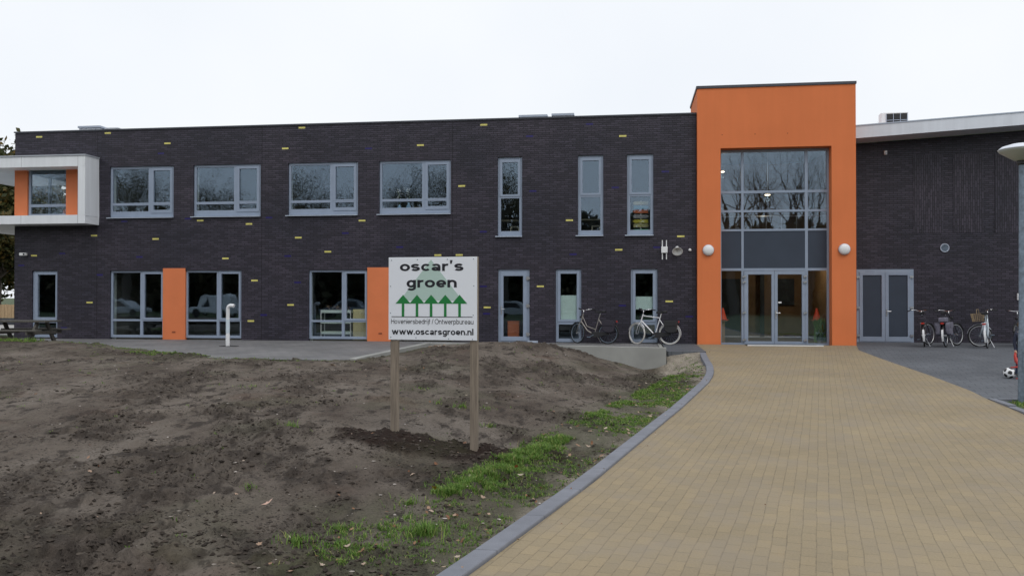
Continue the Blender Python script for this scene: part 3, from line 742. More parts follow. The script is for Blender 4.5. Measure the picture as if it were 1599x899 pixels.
X0, X1, ZT = -22.02, 2.13, 7.40
bayhole = (-22.0, -18.92, 4.40, 6.10)
wl = MB(); wl.plate(X0, X1, -.25, ZT, holes + [(-21.9, -18.95, 4.41, 6.09)], 0, .12, m=0)
YB = [(-21.07, 7.2), (-18.4, 7.27), (-16.13, 6.87), (-11.78, 6.56), (-11.18, 7.3), (-7.0, 6.55), (-4.83, 7.18), (-5.58, 5.21), (-0.23, 6.74), (-1.97, 4.0), (-14.89, 4.14), (-13.09, 3.96), (-9.03, 4.07), (-11.3, 3.53), (-18.91, 3.64), (-16.56, 3.53), (-21.25, 2.93), (-13.95, 2.81), (-10.24, 2.98), (-6.39, 2.85), (-5.66, 2.84), (-19.07, 1.29), (-12.88, 2.02), (-11.57, 1.22), (-13.01, 0.62), (-2.93, 1.81), (-4.71, 1.15), (-0.36, 2.98), (1.63, 3.44), (1.26, 1.3)]
BB = [(-16.37, 6.49), (-15.45 + .1, 4.2), (-17.75, 4.13), (-17.17, 2.88), (-18.68, 2.21), (-21.75, 2.6), (-20.14, 2.98), (-20.05, 0.38), (-8.81, 6.49), (-12.36, 4.21), (-9.62, 3.64), (-11.68, 2.86), (-11.32, 1.95), (-12.54, 0.85), (-3.18, 4.97), (-4.84, 3.63), (-7.71, 3.16), (-1.85, 2.85), (-4.84, 1.81), (-4.73, 0.9), (-0.24, 1.22), (1.9, 0.87), (1.14, 5.56), (-0.47, 5.03), (0.87, 3.1), (-3.29, 6.76), (-1.31, 7.16)]
for L_, m_ in ((YB, 1), (BB, 2)):
    for (x, z) in L_:
        z = round(z / .07) * .07 + .007
        wl.box(x - .118, x + .118, -.004, .02, z, z + .056, m_)
for x in (-5.9, -12.62, -18.8): wl.box(x - .006, x + .006, -.003, .01, -.1, ZT - .02, 3)
wl.build('brick_wall', [M['brick'], M['yellow_brick'], M['blue_brick'], M['joint']], school, weld=False)
li = MB(); li.plate(X0 + .14, X1, -.2, 7.2, holes + [(-21.9, -18.95, 4.41, 6.09)], .14, .40); li.build('inner_lining', M['plaster'], school, weld=False)
# side and rear walls, floors, roof
sw = MB(); sw.plate(.005, 12, -.25, ZT, [(.5, 3.2, 4.42, 6.08)], X0, X0 + .12, 'x'); sw.build('side_wall', M['brick'], school, weld=False)
bw = MB(); bw.box(X0, 2.1, 11.8, 12, -.2, ZT); bw.build('rear_wall', M['brick'], school)
inn = MB(); inn.plate(X0 + .14, 2.1, 0, 7.15, [], 6.5, 6.6)
for x in (-18.62, -12.0, -5.2): inn.box(x - .05, x + .05, .41, 6.49, 0.02, 3.1); 
for x in (-18.75, -12.2, -5.2): inn.box(x - .05, x + .05, .41, 6.49, 3.44, 7.1)
inn.build('room_partition', M['inner'], school)
fl = MB(); fl.box(X0 + .15, 2.1, .41, 11.7, -.1, .015); fl.box(X0 + .15, 2.1, .41, 11.7, 3.12, 3.42); fl.build('floor_slab', M['inner_floor'], school)
rf = MB(); rf.box(X0 + .13, 2.12, .13, 11.79, 7.12, 7.2); rf.build('roof', M['roofing'], school)
rt = MB(); rt.box(X0 - .03, X1 + .0, -.035, .16, ZT + .002, ZT + .05); rt.box(X0 - .03, X0 + .15, .165, 12, ZT + .002, ZT + .05); rt.build('roof_edge_trim', M['trim'], school)

# white corner bay
bx1, bx0 = -18.72, -25.2
bay = MB()
T0, T1, B0, B1 = 6.04, 6.40, 4.04, 4.34
bay.box(bx0, bx1, -.80, -.004, T0, T1); bay.box(bx0, bx1, -.80, -.004, B0, B1); bay.box(bx1 - .27, bx1, -.80, -.004, B1, T0); bay.box(bx0, bx0 + .27, -.80, -.004, B1, T0)
bay.box(bx0, X0 - .005, -.004, 4.0, T0, T1); bay.box(bx0, X0 - .005, -.004, 4.0, B0, B1)
bo = bay.build('white_bay', M['white_panel'], school, bevel=.008)
bc = MB(); bc.box(bx0 - .02, bx1 + .02, -.83, -.006, T1 + .002, T1 + .045); bc.build('bay_cap', mat('bay_cap', (.42, .45, .50), .4), bo)
M['seam'] = mat('panel_joint', (.25, .26, .28), .6)
for (x, a, b) in ((-21.15, T0, T1), (-23.6, T0, T1), (-21.15, B0, B1), (-23.6, B0, B1), (bx1 - .272, B0, T1)): bj = MB(); bj.box(x - .004, x + .004, -.803, -.79, a, b); bj.build('panel_joint', M['seam'], bo)
rec = MB(); y_ = .02
for (a, b) in [(-22.01, -21.5), (-19.99, -18.96)]:
    p = MB(); p.box(a, b, .0 - .03, .1, 4.40, 6.09); p.build('bay_side_panel', M['orange_panel'], bo, bevel=.005)
window(-21.49, -20.0, 4.41, 6.09, [(-21.40, -20.03, 4.47, 4.72), (-21.40, -20.03, 4.82, 6.05)], sill=False, y=.02, name='bay_window')
sg = MB(); sg.plate(.5, 3.2, 4.42, 6.08, [(.58, 1.75, 4.5, 6.0), (1.85, 3.1, 4.5, 6.0)], X0 + .03, X0 + .1, 'x'); sg = sg.build('side_window', M['frame'], school)
g_ = MB(); g_.box(X0 + .05, X0 + .07, .58, 1.75, 4.5, 6.0); g_.box(X0 + .05, X0 + .07, 1.85, 3.1, 4.5, 6.0); g_.build('pane', M['glass'], sg)

# orange entrance portal
TX0, TX1, TF, TZ = 2.14, 7.0, -.2, 8.17
pt = MB(); pt.plate(TX0, TX1, -.06, TZ, [(2.87, 6.27, -.3, 6.25)], TF, .5)
pt.box(TX0, TX0 + .2, .5, 2.7, -.1, TZ); pt.box(TX1 - .2, TX1, .5, 2.7, -.1, TZ); pt.box(TX0 + .2, TX1 - .2, 2.5, 2.7, 7.05, TZ)
for x in (2.92, 3.94, 4.94): pt.box(x - .014, x + .014, TF - .004, TF + .01, 6.66, 6.69, 1)
portal = pt.build('entrance_portal', [M['orange'], mat('fixing_hole', (.28, .06, .02), .8)], school)
pc = MB(); pc.box(TX0 - .03, TX1 + .02, TF - .03, 2.73, TZ + .002, TZ + .085); pc.build('portal_cap', M['trim'], portal)
cw = MB()
X_ = [(2.93, 3.555), (3.63, 5.53), (5.62, 6.2)]
rows = [(4.92, 6.16), (4.30, 4.84), (3.69, 4.23), (2.43, 3.62)]
op = [(a, b, c, d) for (a, b) in X_ for (c, d) in rows] + [(2.93, 3.555, .04, 2.35), (5.62, 6.2, .04, 2.35), (3.63, 5.53, -.045, 2.35)]
cw.plate(2.872, 6.268, -.05, 6.248, op, .16, .26)
cf = cw.build('glazing_frame', M['frame'], portal, bevel=.006)
for (a, b) in X_:
    for (c, d) in rows[:3]: g_ = MB(); g_.box(a, b, .19, .21, c, d); g_.build('glazing_pane', M['glass'], portal)
    g_ = MB(); g_.box(a, b, .18, .21, 2.43, 3.62); g_.build('slate_infill', M['panel'], portal)
for (a, b) in (X_[0], X_[2]): g_ = MB(); g_.box(a, b, .19, .21, .04, 2.35); g_.build('glazing_pane', M['glass'], portal)
for (a, b, ga, gb) in [(3.635, 4.577, 3.765, 4.49), (4.583, 5.525, 4.68, 5.43)]:
    d = MB(); d.plate(a, b, -.04, 2.34, [(ga, gb, .09, 2.23)], .14, .22); e = d.build('entrance_door', M['frame'], school, bevel=.006)
    q = MB(); q.box(ga, gb, .17, .19, .09, 2.23); q.build('pane', M['glass'], e)
    hx = a if a < 4 else b
    for z in (2.16, 1.98, 1.0, .13):
        h = MB(); h.box(hx - .05, hx + .0, .10, .14, z - .03, z + .02); h.box(hx + .0, hx + .05, .10, .14, z - .01, z + .04); h.build('hinge', M['steel'], e)
    if a > 4:
        h = MB(); h.box(a + .02, a + .06, .12, .14, .83, 1.08); h.tube([(a + .04, .13, 1.0), (a + .04, .08, 1.0), (a + .17, .08, 1.0)], .012); h.build('handle', M['steel'], e)
        q = MB(); q.box(ga + .02, ga + .12, .165, .169, 1.31, 1.36); q.build('sticker', M['white'], e)
# hall behind the glazing
hl = MB(); hl.box(2.35, 6.79, .27, 7, -.12, -.03); hl.build('hall_floor', M['inner_floor'], school)
hw = MB(); hw.box(2.345, 2.36, .51, 7, 0, 7); hw.box(6.78, 6.795, .51, 7, 0, 7); hw.box(2.35, 6.79, 5.7, 5.78, 0, 7); hw.build('hall_wall', M['inner_brown'], school)
hg = MB(); hg.box(2.37, 6.77, 2.0, 5.68, 3.0, 3.4); hg.build('gallery_floor', M['inner'], school)
hg = MB(); hg.box(2.37, 6.77, .52, 5.68, 6.6, 6.7); hg.build('hall_ceiling', M['inner'], school)
hd = MB(); hd.box(3.3, 4.2, 5.6, 5.69, 0, 2.2); hd.box(5.6, 6.2, 5.6, 5.69, 1.2, 2.2); hd.box(4.9, 5.05, 5.3, 5.4, 0, 2.6); hd.build('hall_door', M['panel'], school)
hr = MB(); hr.tube([(2.4, 1.9, 4.25), (6.75, 1.9, 4.25)], .02); 
for x in np.linspace(2.6, 6.6, 9): hr.tube([(x, 1.9, 3.4), (x, 1.9, 4.25)], .008, 5)
hr.build('gallery_railing', M['steel'], school)
for (x, y, z, lb) in [(3.2, 2.6, 5.9, 'lit ceiling spot behind the left upper pane of the entrance glazing'), (4.6, 1.6, 4.95, 'lit hanging spot behind the middle of the entrance glazing'), (5.6, 3.0, 2.85, 'warm lit hall lamp behind the right entrance door')]:
    t = thing('ceiling_spot', lb, 'lamp', (x, y, z), group='lit lamps inside the entrance hall')
    s_ = MB(); s_.lathe([(.09, .0), (.1, .06), (.06, .1)], 14); s_.build('housing', M['white'], t)
    s_ = MB(); s_.lathe([(.085, -.012), (.085, -.002)], 14); s_.build('lit_lens', mat('lit_lens', (.9, .85, .7), emit=(1, .85, .6, 9)), t)
    pl_ = bpy.data.lights.new('hall_light', 'POINT'); pl_.energy = 30 if z < 4 else 5; pl_.color = (1, .80, .55); pl_.shadow_soft_size = .09
    po = bpy.data.objects.new('hall_light', pl_); col.objects.link(po); po.parent = t; po.location = (0, 0, -.16)
    s_ = MB(); s_.tube([(0, 0, .1), (0, 0, (6.6 if z > 4 else 3.0) - z)], .008, 5); s_.build('rod', M['steel'], t)

# right wing (lean-to roof)
WY = 2.0
dh_ = (7.56, 9.38, -.3, 2.44)
pan = [(9.38, 10.31), (10.64, 11.58), (11.93, 12.9), (13.25, 14.2)]
ww = MB(); ww.plate(7.0, 20, -.2, 6.6, [dh_], WY, WY + .12)
ww.prism([(7.0, 6.6), (20, 6.6), (20, 7.41), (7.0, 6.635)], WY, WY + .12, 'y')
ww.build('wing_wall', M['brick'], school, weld=False)
pv = MB()
for (a, b) in pan: pv.box(a, b, WY - .012, WY + .01, 3.64, 6.24)
pv.build('soldier_brick_panel', M['brick_v'], school)
fas = MB()
def sl(x): return (x - 7.3) * .060
yF = .95
fas.v = []; 
pts = []
for (x) in (7.02, 20):
    pts += [(x, yF, 6.67 + sl(x)), (x, yF, 7.06 + sl(x)), (x, 12, 7.06 + sl(x)), (x, 12, 6.67 + sl(x))]
fas.v = pts; fas.f = [(0, 1, 2, 3), (7, 6, 5, 4), (0, 4, 5, 1), (1, 5, 6, 2), (3, 2, 6, 7), (0, 3, 7, 4)]; fas.mi = [0, 0, 0, 0, 0, 0]
fo = fas.build('eaves_fascia', M['fascia'], school)
fc_ = MB(); fc_.v = [(7.02, yF - .02, 7.062 + sl(7.02)), (20, yF - .02, 7.062 + sl(20)), (20, yF + .2, 7.062 + sl(20)), (7.02, yF + .2, 7.062 + sl(7.02)),
                     (7.02, yF - .02, 7.10 + sl(7.02)), (20, yF - .02, 7.10 + sl(20)), (20, yF + .2, 7.10 + sl(20)), (7.02, yF + .2, 7.10 + sl(7.02))]
fc_.f = [(0, 3, 2, 1), (4, 5, 6, 7), (0, 1, 5, 4), (1, 2, 6, 5), (2, 3, 7, 6), (3, 0, 4, 7)]; fc_.mi = [0] * 6
fc_.build('eaves_cap', M['sill'], fo)
df = MB(); df.plate(7.56, 9.38, -.02, 2.44, [(7.64, 9.30, .02, 2.37)], WY - .01, WY + .1); wd = df.build('double_door', M['frame'], school)
for (a, b) in [(7.645, 8.467), (8.473, 9.295)]:
    q = MB(); q.plate(a, b, .025, 2.365, [(a + .11, b - .11, .18, 2.24)], WY - .03, WY + .05); q.build('door_leaf', M['frame'], wd, bevel=.005)
    q = MB(); q.box(a + .11, b - .11, WY + .0, WY + .03, .18, 2.24); q.build('door_infill', M['panel'], wd)
h = MB(); h.box(8.5, 8.535, WY - .045, WY - .03, .88, 1.12); h.tube([(8.517, WY - .04, 1.03), (8.517, WY - .09, 1.03), (8.64, WY - .09, 1.03)], .012); h.build('handle', M['steel'], wd)
for x in (7.6, 9.31):
    for z in (2.18, 1.15, .22):
        h = MB(); h.box(x - .05, x + .05, WY - .06, WY - .03, z - .035, z + .035); h.build('hinge', M['steel'], wd)

# doormat
dmt = thing('doormat', 'dark ribbed doormat with a pale metal front edge before the entrance doors', 'doormat', (4.65, -.58, float(G(-.58))))
q = MB(); q.box(-1.05, 1.1, -.30, .30, 0.004, .022); q.build('mat', M['black'], dmt)
q = MB(); q.box(-1.05, 1.2, -.37, -.302, .004, .035); q.build('edge_strip', M['white'], dmt)

# ------------------------------------------------------------------ fixtures on the walls and roofs
for (x, lb) in [(2.48, 'round white bulkhead lamp on the left orange pier of the entrance'), (6.64, 'round white bulkhead lamp on the right orange pier of the entrance')]:
    t = thing('wall_lamp', lb, 'lamp', (x, TF, 3.0), group='bulkhead lamps beside the entrance')
    mx_ = Matrix.Rotation(R(90), 4, 'X')
    q = MB(); q.lathe([(.17, .0), (.178, .015), (.178, .05), (.17, .06)], 32, mtx=mx_); q.build('lamp_base', M['sill'], t, smooth=R(40))
    q = MB(); q.lathe([(.168, .061)] + [(.165 * math.cos(a), .06 + .075 * math.sin(a)) for a in np.linspace(.15, 1.5, 8)], 32, mtx=mx_); q.build('diffuser', M['white'], t, smooth=True)

t = thing('antenna_box', 'white square antenna box with four rods on the brick wall left of the portal', 'antenna', (1.105, 0, 3.03))
q = MB(); q.box(-.10, .10, -.14, -.03, -.10, .10); q.build('box', M['white'], t, bevel=.008)
for x in (-.065, .065):
    for (a, b) in ((.10, .31), (-.31, -.10)):
        q = MB(); q.tube([(x, -.085, a), (x, -.085, b)], .017); q.build('rod', M['white'], t)
q = MB(); q.box(-.03, .03, -.03, 0, -.05, .05); q.build('bracket', M['steel'], t)

t = thing('horn_loudspeaker', 'white horn loudspeaker tilted downwards beside the antenna box', 'loudspeaker', (1.51, -.02, 3.08))
mh = Matrix.Translation((0, -.12, 0)) @ Matrix.Rotation(R(180 - 48), 4, 'X')
q = MB(); q.lathe([(.035, -.06), (.045, .0), (.06, .06), (.10, .12), (.165, .17), (.172, .18), (.155, .178), (.10, .13), (.05, .08), (.0, .07)], 28, mtx=mh); q.build('horn', M['white'], t, smooth=True)
q = MB(); q.lathe([(.03, .06), (.035, .10), (.0, .125)], 14, mtx=mh); q.build('driver', M['steel'], t, smooth=True)
q = MB(); q.tube([(0, .02, 0), (0, -.1, .0)], .02); q.box(-.05, .05, .0, .02, -.06, .06); q.build('bracket', M['steel'], t)

t = thing('outdoor_sensor', 'small round white sensor on the brick wall between loudspeaker and portal', 'sensor', (1.92, 0, 3.02))
q = MB(); q.lathe([(.05 * math.cos(a), .02 + .05 * math.sin(a)) for a in np.linspace(0, 1.5, 6)], 16, mtx=Matrix.Rotation(R(90), 4, 'X')); q.build('dome', M['white'], t, smooth=True)
q = MB(); q.lathe([(.04, 0), (.04, .021)], 12, mtx=Matrix.Rotation(R(90), 4, 'X')); q.build('base', M['sill'], t)

t = thing('security_camera', 'small white security camera on the far left brick wall below the bay', 'camera', (-21.55, 0, 3.02))
q = MB(); q.box(-.12, .12, -.22, -.10, -.05, .05); q.build('housing', M['white'], t, bevel=.01)
q = MB(); q.lathe([(.035, 0), (.03, .02)], 12, mtx=Matrix.Translation((.07, -.22, 0)) @ Matrix.Rotation(R(90), 4, 'X')); q.build('lens', M['black'], t)
q = MB(); q.tube([(0, 0, .0), (0, -.12, .0)], .018); q.build('bracket', M['white'], t)

t = thing('motion_detector', 'small white box high on the right wing wall under the sloping eaves', 'sensor', (8.49, WY, 6.34))
q = MB(); q.box(-.045, .045, -.09, 0, -.07, .07); q.build('housing', M['white'], t, bevel=.01)
q = MB(); q.box(-.03, .03, -.096, -.088, -.05, .0); q.build('lens', M['sill'], t)
t = thing('wall_vent', 'round grey ventilation grille on the right wing wall above the bicycles', 'vent', (10.36, WY, 3.14))
mv = Matrix.Rotation(R(90), 4, 'X')
q = MB(); q.tube([(.13 * math.cos(a), -.02, .13 * math.sin(a)) for a in np.linspace(0, 2 * PI, 28)[:-1]], .018, 6, closed=True); q.build('rim', M['sill'], t)
q = MB(); q.lathe([(.12, 0), (.12, .015)], 24, mtx=mv)
for k in range(5): q.box(-.1, .1, -.03, -.014, -.09 + k * .042, -.075 + k * .042)
q.build('grille', M['galv'], t)
t = thing('wall_socket', 'white switch box on the right wing wall just left of the lamp post', 'switch box', (12.66, WY, 1.52))
q = MB(); q.box(-.07, .07, -.06, 0, -.11, .11); q.build('housing', M['white'], t, bevel=.008)
q = MB(); q.box(-.03, .03, -.07, -.058, -.05, .05); q.build('cover', M['galv'], t)

def skylight(loc, w, d, h, lb, lean=0):
    t = thing('rooflight', lb, 'rooflight', loc, group='metal rooflights on the flat roof')
    q = MB(); q.box(0, w, 0, d, 0, h - .08); q.build('curb', M['fascia'], t)
    q = MB(); q.box(-.04, w + .04, -.04, d + .04, h - .075, h); q.build('lid', M['sill'], t)
    q = MB()
    for k in range(int(w / .2)): q.box(.08 + k * .2, .10 + k * .2, -.012, -.002, .05, h - .1)
    q.build('rib', M['sill'], t)
    return t
skylight((-20.9, 2.0, 7.2), .85, 1.5, .82, 'ribbed metal rooflight above the white bay, left end of the roof')
t = thing('roof_vent_unit', 'grey louvred roof unit with a sloping right end behind the left rooflight', 'roof unit', (-19.98, 2.2, 7.2), group=None)
q = MB(); q.prism([(0, 0), (1.0, 0), (1.0, .62), (.55, .78), (0, .78)], 0, 1.4, 'y'); q.build('casing', M['fascia'], t)
q = MB(); q.box(.03, .85, -.02, -.003, .62, .66); q.box(.03, .62, -.02, -.003, .70, .73); q.build('louvre', M['trim'], t)
skylight((-3.9, 2.2, 7.2), .95, 1.3, .80, 'pale ribbed rooflight left of a twin above the narrow windows')
skylight((-2.72, 2.2, 7.2), .72, 1.3, .82, 'smaller rooflight nearest the orange portal with a dark lid')
t = thing('air_conditioner', 'white air conditioning unit with dark mesh front on the right wing roof', 'air conditioner', (8.42, 2.2, 7.13), rz=R(-4))
q = MB(); q.box(0, .86, 0, .4, .06, .60); q.build('casing', M['white'], t, bevel=.012)
q = MB(); q.box(.16, .83, -.012, .0, .12, .56); q.build('fan_grille', M['black'], t)
q = MB()
for k in range(4): q.box(.16 + k * .22, .175 + k * .22, -.022, -.013, .12, .56)
q.box(.16, .83, -.022, -.013, .33, .345); q.build('grille_bars', M['sill'], t)
for x in (.1, .7): q = MB(); q.box(x, x + .08, 0, .4, -.03, .06); q.build('foot', M['rubber'], t)

# ------------------------------------------------------------------ the company sign
SY = -18.05
def glyph(ch, w):
    """plain sans letters drawn as strokes: x-height 1, ascender 1.42; returns strokes, parallelograms and the advance"""
    h = w / 2; S = []; D = []
    def arc(cx, cy, rx, ry, a0, a1, n=22): return [(cx + rx * math.cos(R(a)), cy + ry * math.sin(R(a))) for a in np.linspace(a0, a1, n)]
    def ell(cx, cy, rx, ry): S.append((arc(cx, cy, rx, ry, 0, 360, 41)[:-1], True))
    def ln(*p): S.append((list(p), False))
    def bl(x0, x1): D.append([(x0, 0), (x1, 0), (x1, w * 1.05), (x0, w * 1.05)])
    A = .96
    if ch == 'o': ell(.5, .5, .5 - h, .5 - h); A = 1.0
    elif ch == 'O': ell(.7, .7, .7 - h, .72 - h); A = 1.4
    elif ch == 'c': S.append((arc(.48, .5, .48 - h, .5 - h, 38, 322), False)); A = .93
    elif ch == 'e': S.append((arc(.49, .5, .49 - h, .5 - h, 0, 318), False)); ln((h, .5 - h * .2), (.98 - h * .2, .5 - h * .2)); A = .98
    elif ch == 's':
        r_ = (1 - w) / 4; rx = .44 - h
        S.append((arc(.44, 1 - h - r_, rx, r_, 22, 265, 16) + arc(.44, h + r_, rx * 1.03, r_, 80, -158, 16), False)); A = .9
    elif ch == 'a':
        ln((.88 - h, 0), (.88 - h, .62)); S.append((arc(.44, .64, .44 - h, .36 - h, 158, 0), False)); ell(.40, .29, .40 - h, .29 - h); A = .93
    elif ch == 'r': ln((h, 0), (h, 1)); S.append((arc(.52, .52, .52 - h, .48 - h, 178, 78), False)); A = .62
    elif ch == 'n': ln((h, 0), (h, 1)); S.append((arc(.45, .55, .45 - h, .45 - h, 178, 0) + [(.9 - h, 0)], False)); A = .92
    elif ch == 'u': ln((.9 - h, 0), (.9 - h, 1)); S.append(([(h, 1)] + arc(.45, .45, .45 - h, .45 - h, 180, 358), False)); A = .92
    elif ch in 'gdbp':
        ell(.46, .5, .46 - h, .5 - h); x = .92 - h if ch in 'gd' else h
        if ch == 'g': S.append(([(x, 1), (x, 0)] + arc(.46, -.05, .46 - h, .36 - h, -5, -152, 14), False))
        else: ln((x, -.4 if ch == 'p' else 0), (x, 1 if ch == 'p' else 1.42))
        A = .95
    elif ch in 'wv':
        st_ = .31; k = w * 1.08; xs = [0, st_, 2 * st_, 3 * st_, 4 * st_] if ch == 'w' else [0, st_ * 1.35, st_ * 2.7]
        for q in range(len(xs) - 1):
            y0, y1 = (1, 0) if q % 2 == 0 else (0, 1)
            D.append([(xs[q], y0), (xs[q] + k, y0), (xs[q + 1] + k, y1), (xs[q + 1], y1)])
        A = xs[-1] + k
    elif ch == '/': D.append([(0, 0), (w, 0), (.42 + w, 1.42), (.42, 1.42)]); A = .5
    elif ch == '.': bl(0, w); A = w + .02
    elif ch == "'": D.append([(.08, .98), (w * .8, .98), (w + .04, 1.48), (.04, 1.48)]); A = w + .1
    elif ch == 'l': ln((h, 0), (h, 1.42)); A = w
    elif ch in 'ij':
        x = h if ch == 'i' else h + .16; D.append([(x - h, 1.24), (x + h, 1.24), (x + h, 1.42), (x - h, 1.42)])
        S.append(([(x, 1), (x, 0)] if ch == 'i' else [(x, 1), (x, -.12)] + arc(x - .17, -.15, .17, .17, 0, -80, 7), False)); A = x + h
    elif ch == 'f': S.append(([(h + .14, 0), (h + .14, 1.1)] + arc(h + .34, 1.12, .2, .26, 180, 85, 8), False)); ln((0, .95), (.5, .95)); A = .5
    elif ch == 't': S.append(([(h + .14, 1.3), (h + .14, .30)] + arc(h + .34, .22, .2, .2, 180, 275, 8), False)); ln((0, .95), (.5, .95)); A = .52
    elif ch == 'H': ln((h, 0), (h, 1.4)); ln((1.1 - h, 0), (1.1 - h, 1.4)); ln((h, .74), (1.1 - h, .74)); A = 1.1
    elif ch == ' ': A = .30
    return S, D, A
def text_mesh(body, x0, x1, z0, z1, y, m, parent, w=.2, gap=.12):
    """fits the line of letters to a rectangle of the board and builds it as thin raised shapes"""
    polys = []; x = 0
    for ch in body:
        S, D, A = glyph(ch, w)
        for pts, closed in S:
            n = len(pts); Lp, Rp = [], []
            for k in range(n):
                a = np.array(pts[(k - 1) % n] if closed or k else pts[0]); b = np.array(pts[(k + 1) % n] if closed or k < n - 1 else pts[-1]); c = np.array(pts[k])
                t1 = c - a; t2 = b - c; t1 = t1 / (np.linalg.norm(t1) or 1); t2 = t2 / (np.linalg.norm(t2) or 1)
                t = t1 + t2; t = t / np.linalg.norm(t); nn = np.array((-t[1], t[0])); co = max(.5, abs(t @ (t2 if np.any(t2) else t1)))
                Lp.append(c + nn * w / 2 / co + (x, 0)); Rp.append(c - nn * w / 2 / co + (x, 0))
            polys.append(('strip', Lp, Rp, closed))
        for d in D: polys.append(('poly', [np.array(p) + (x, 0) for p in d]))
        x += A + gap
    al = np.concatenate([np.array(p[1] + (p[2] if p[0] == 'strip' else [])) for p in polys]); mn, mxx = al.min(0), al.max(0)
    f = lambda p, t: (x0 + (p[0] - mn[0]) / (mxx[0] - mn[0]) * (x1 - x0), t, z0 + (p[1] - mn[1]) / (mxx[1] - mn[1]) * (z1 - z0))
    q = MB()
    for k, p in enumerate(polys):
        a, b = y - .0009 - .00004 * (k % 3), y
        if p[0] == 'poly': q.prism([(f(c, 0)[0], f(c, 0)[2]) for c in p[1]], a, b, 'y'); continue
        n = len(p[1])
        for i_ in range(n if p[3] else n - 1):
            j_ = (i_ + 1) % n; c = [p[1][i_], p[1][j_], p[2][j_], p[2][i_]]
            q.face([f(v, a) for v in c]); q.face([f(c[0], a), f(c[0], b), f(c[1], b), f(c[1], a)]); q.face([f(c[3], a), f(c[2], a), f(c[2], b), f(c[3], b)])
        if not p[3]:
            for e in (0, -1): q.face([f(p[1][e], a), f(p[2][e], a), f(p[2][e], b), f(p[1][e], b)])
    return q.build('lettering', m, parent, normals=False)
sg_ = thing('company_sign', 'white square gardening company sign on two wooden posts in the bare soil', 'sign', (-2.335, SY, 0), rz=R(-4))
W_, ZB, ZT_ = 1.10, 1.005, 1.995
brd = MB(); brd.box(-W_ / 2, W_ / 2, -.012, 0, ZB, ZT_); board = brd.build('board', M['sign_white'], sg_, bevel=.003)
def U(px): return -W_ / 2 + (px - 131) / (824 - 131) * W_
def Vz(py): return ZT_ - (py - 108) / 648 * (ZT_ - ZB)
q = MB(); q.prism([(U(467), Vz(128)), (U(712), Vz(447)), (U(222), Vz(447))], -.0132, -.0121, 'y'); q.build('pale_triangle', M['pale_green'], board)
q = MB()
for k in range(5):
    c_ = 247 + 110.8 * k
    q.prism([(U(c_ - 59), Vz(471)), (U(c_ + 59), Vz(471)), (U(c_), Vz(402))], -.0146, -.0134, 'y')
    q.prism([(U(c_ - 10), Vz(572)), (U(c_ + 10), Vz(572)), (U(c_ + 10), Vz(471)), (U(c_ - 10), Vz(471))], -.0146, -.0134, 'y')
q.build('tree_emblem', M['green'], board)
text_mesh("oscar's", U(222), U(720), Vz(216), Vz(133), -.0134, M['ink'], board, w=.265, gap=.11)
text_mesh("groen", U(275), U(668), Vz(369), Vz(286), -.0134, M['ink'], board, w=.265, gap=.11)
text_mesh("Hoveniersbedrijf / Ontwerpbureau", U(153), U(797), Vz(640), Vz(590), -.0134, M['ink'], board, w=.155, gap=.13)
text_mesh("www.oscarsgroen.nl", U(158), U(797), Vz(728), Vz(664), -.0134, M['ink'], board, w=.255, gap=.10)
q = MB(); q.box(U(155), U(790), -.0140, -.0125, Vz(577), Vz(572)); q.build('rule_line', M['ink'], board)
for (px, py) in [(155, 131), (360, 127), (595, 127), (797, 125), (147, 335), (800, 333), (147, 545), (795, 560), (150, 735), (350, 738), (605, 744), (790, 746)]:
    q = MB(); q.lathe([(.006, 0), (.006, .003), (.003, .005)], 8, mtx=Matrix.Translation((U(px), -.012, Vz(py))) @ Matrix.Rotation(R(90), 4, 'X')); q.build('screw', M['galv'], board)
for (x, zb) in [(-.485, -.55), (.505, -.75)]:
    q = MB(); q.box(x - .045, x + .045, .001, .075, zb, ZT_ - .01 + (.012 if x > 0 else 0)); q.build('post', M['post_wood'], sg_, bevel=.004)

# ------------------------------------------------------------------ lamp post
lpx, lpy = 6.665, -12.42
t = thing('street_lamp', 'galvanised lamp post with conical opal head at the right edge', 'lamp post', (lpx - .035, lpy, -.27))
q = MB(); q.lathe([(.078, -.1), (.076, .6), (.068, 1.2), (.06, 1.22), (.046, 4.05)], 24); q.build('pole', M['galv'], t, smooth=R(40))
q = MB(); q.lathe([(.05, 4.04), (.075, 4.06), (.075, 4.11), (.05, 4.12)], 24); q.build('collar', M['black'], t)
q = MB(); q.lathe([(.10, 4.115), (.115, 4.12), (.34, 4.27), (.352, 4.29), (.35, 4.30)], 40); q.build('diffuser', mat('opal_diffuser', (.40, .42, .40), .35), t, smooth=R(50))
q = MB(); q.lathe([(.36, 4.302), (.362, 4.312), (.30, 4.36), (.16, 4.40), (.0, 4.41)], 40); q.build('lid', M['fascia'], t, smooth=R(50))
q = MB(); q.box(-.03, .03, -.082, -.06, .55, .85); q.build('service_door', M['galv'], t)

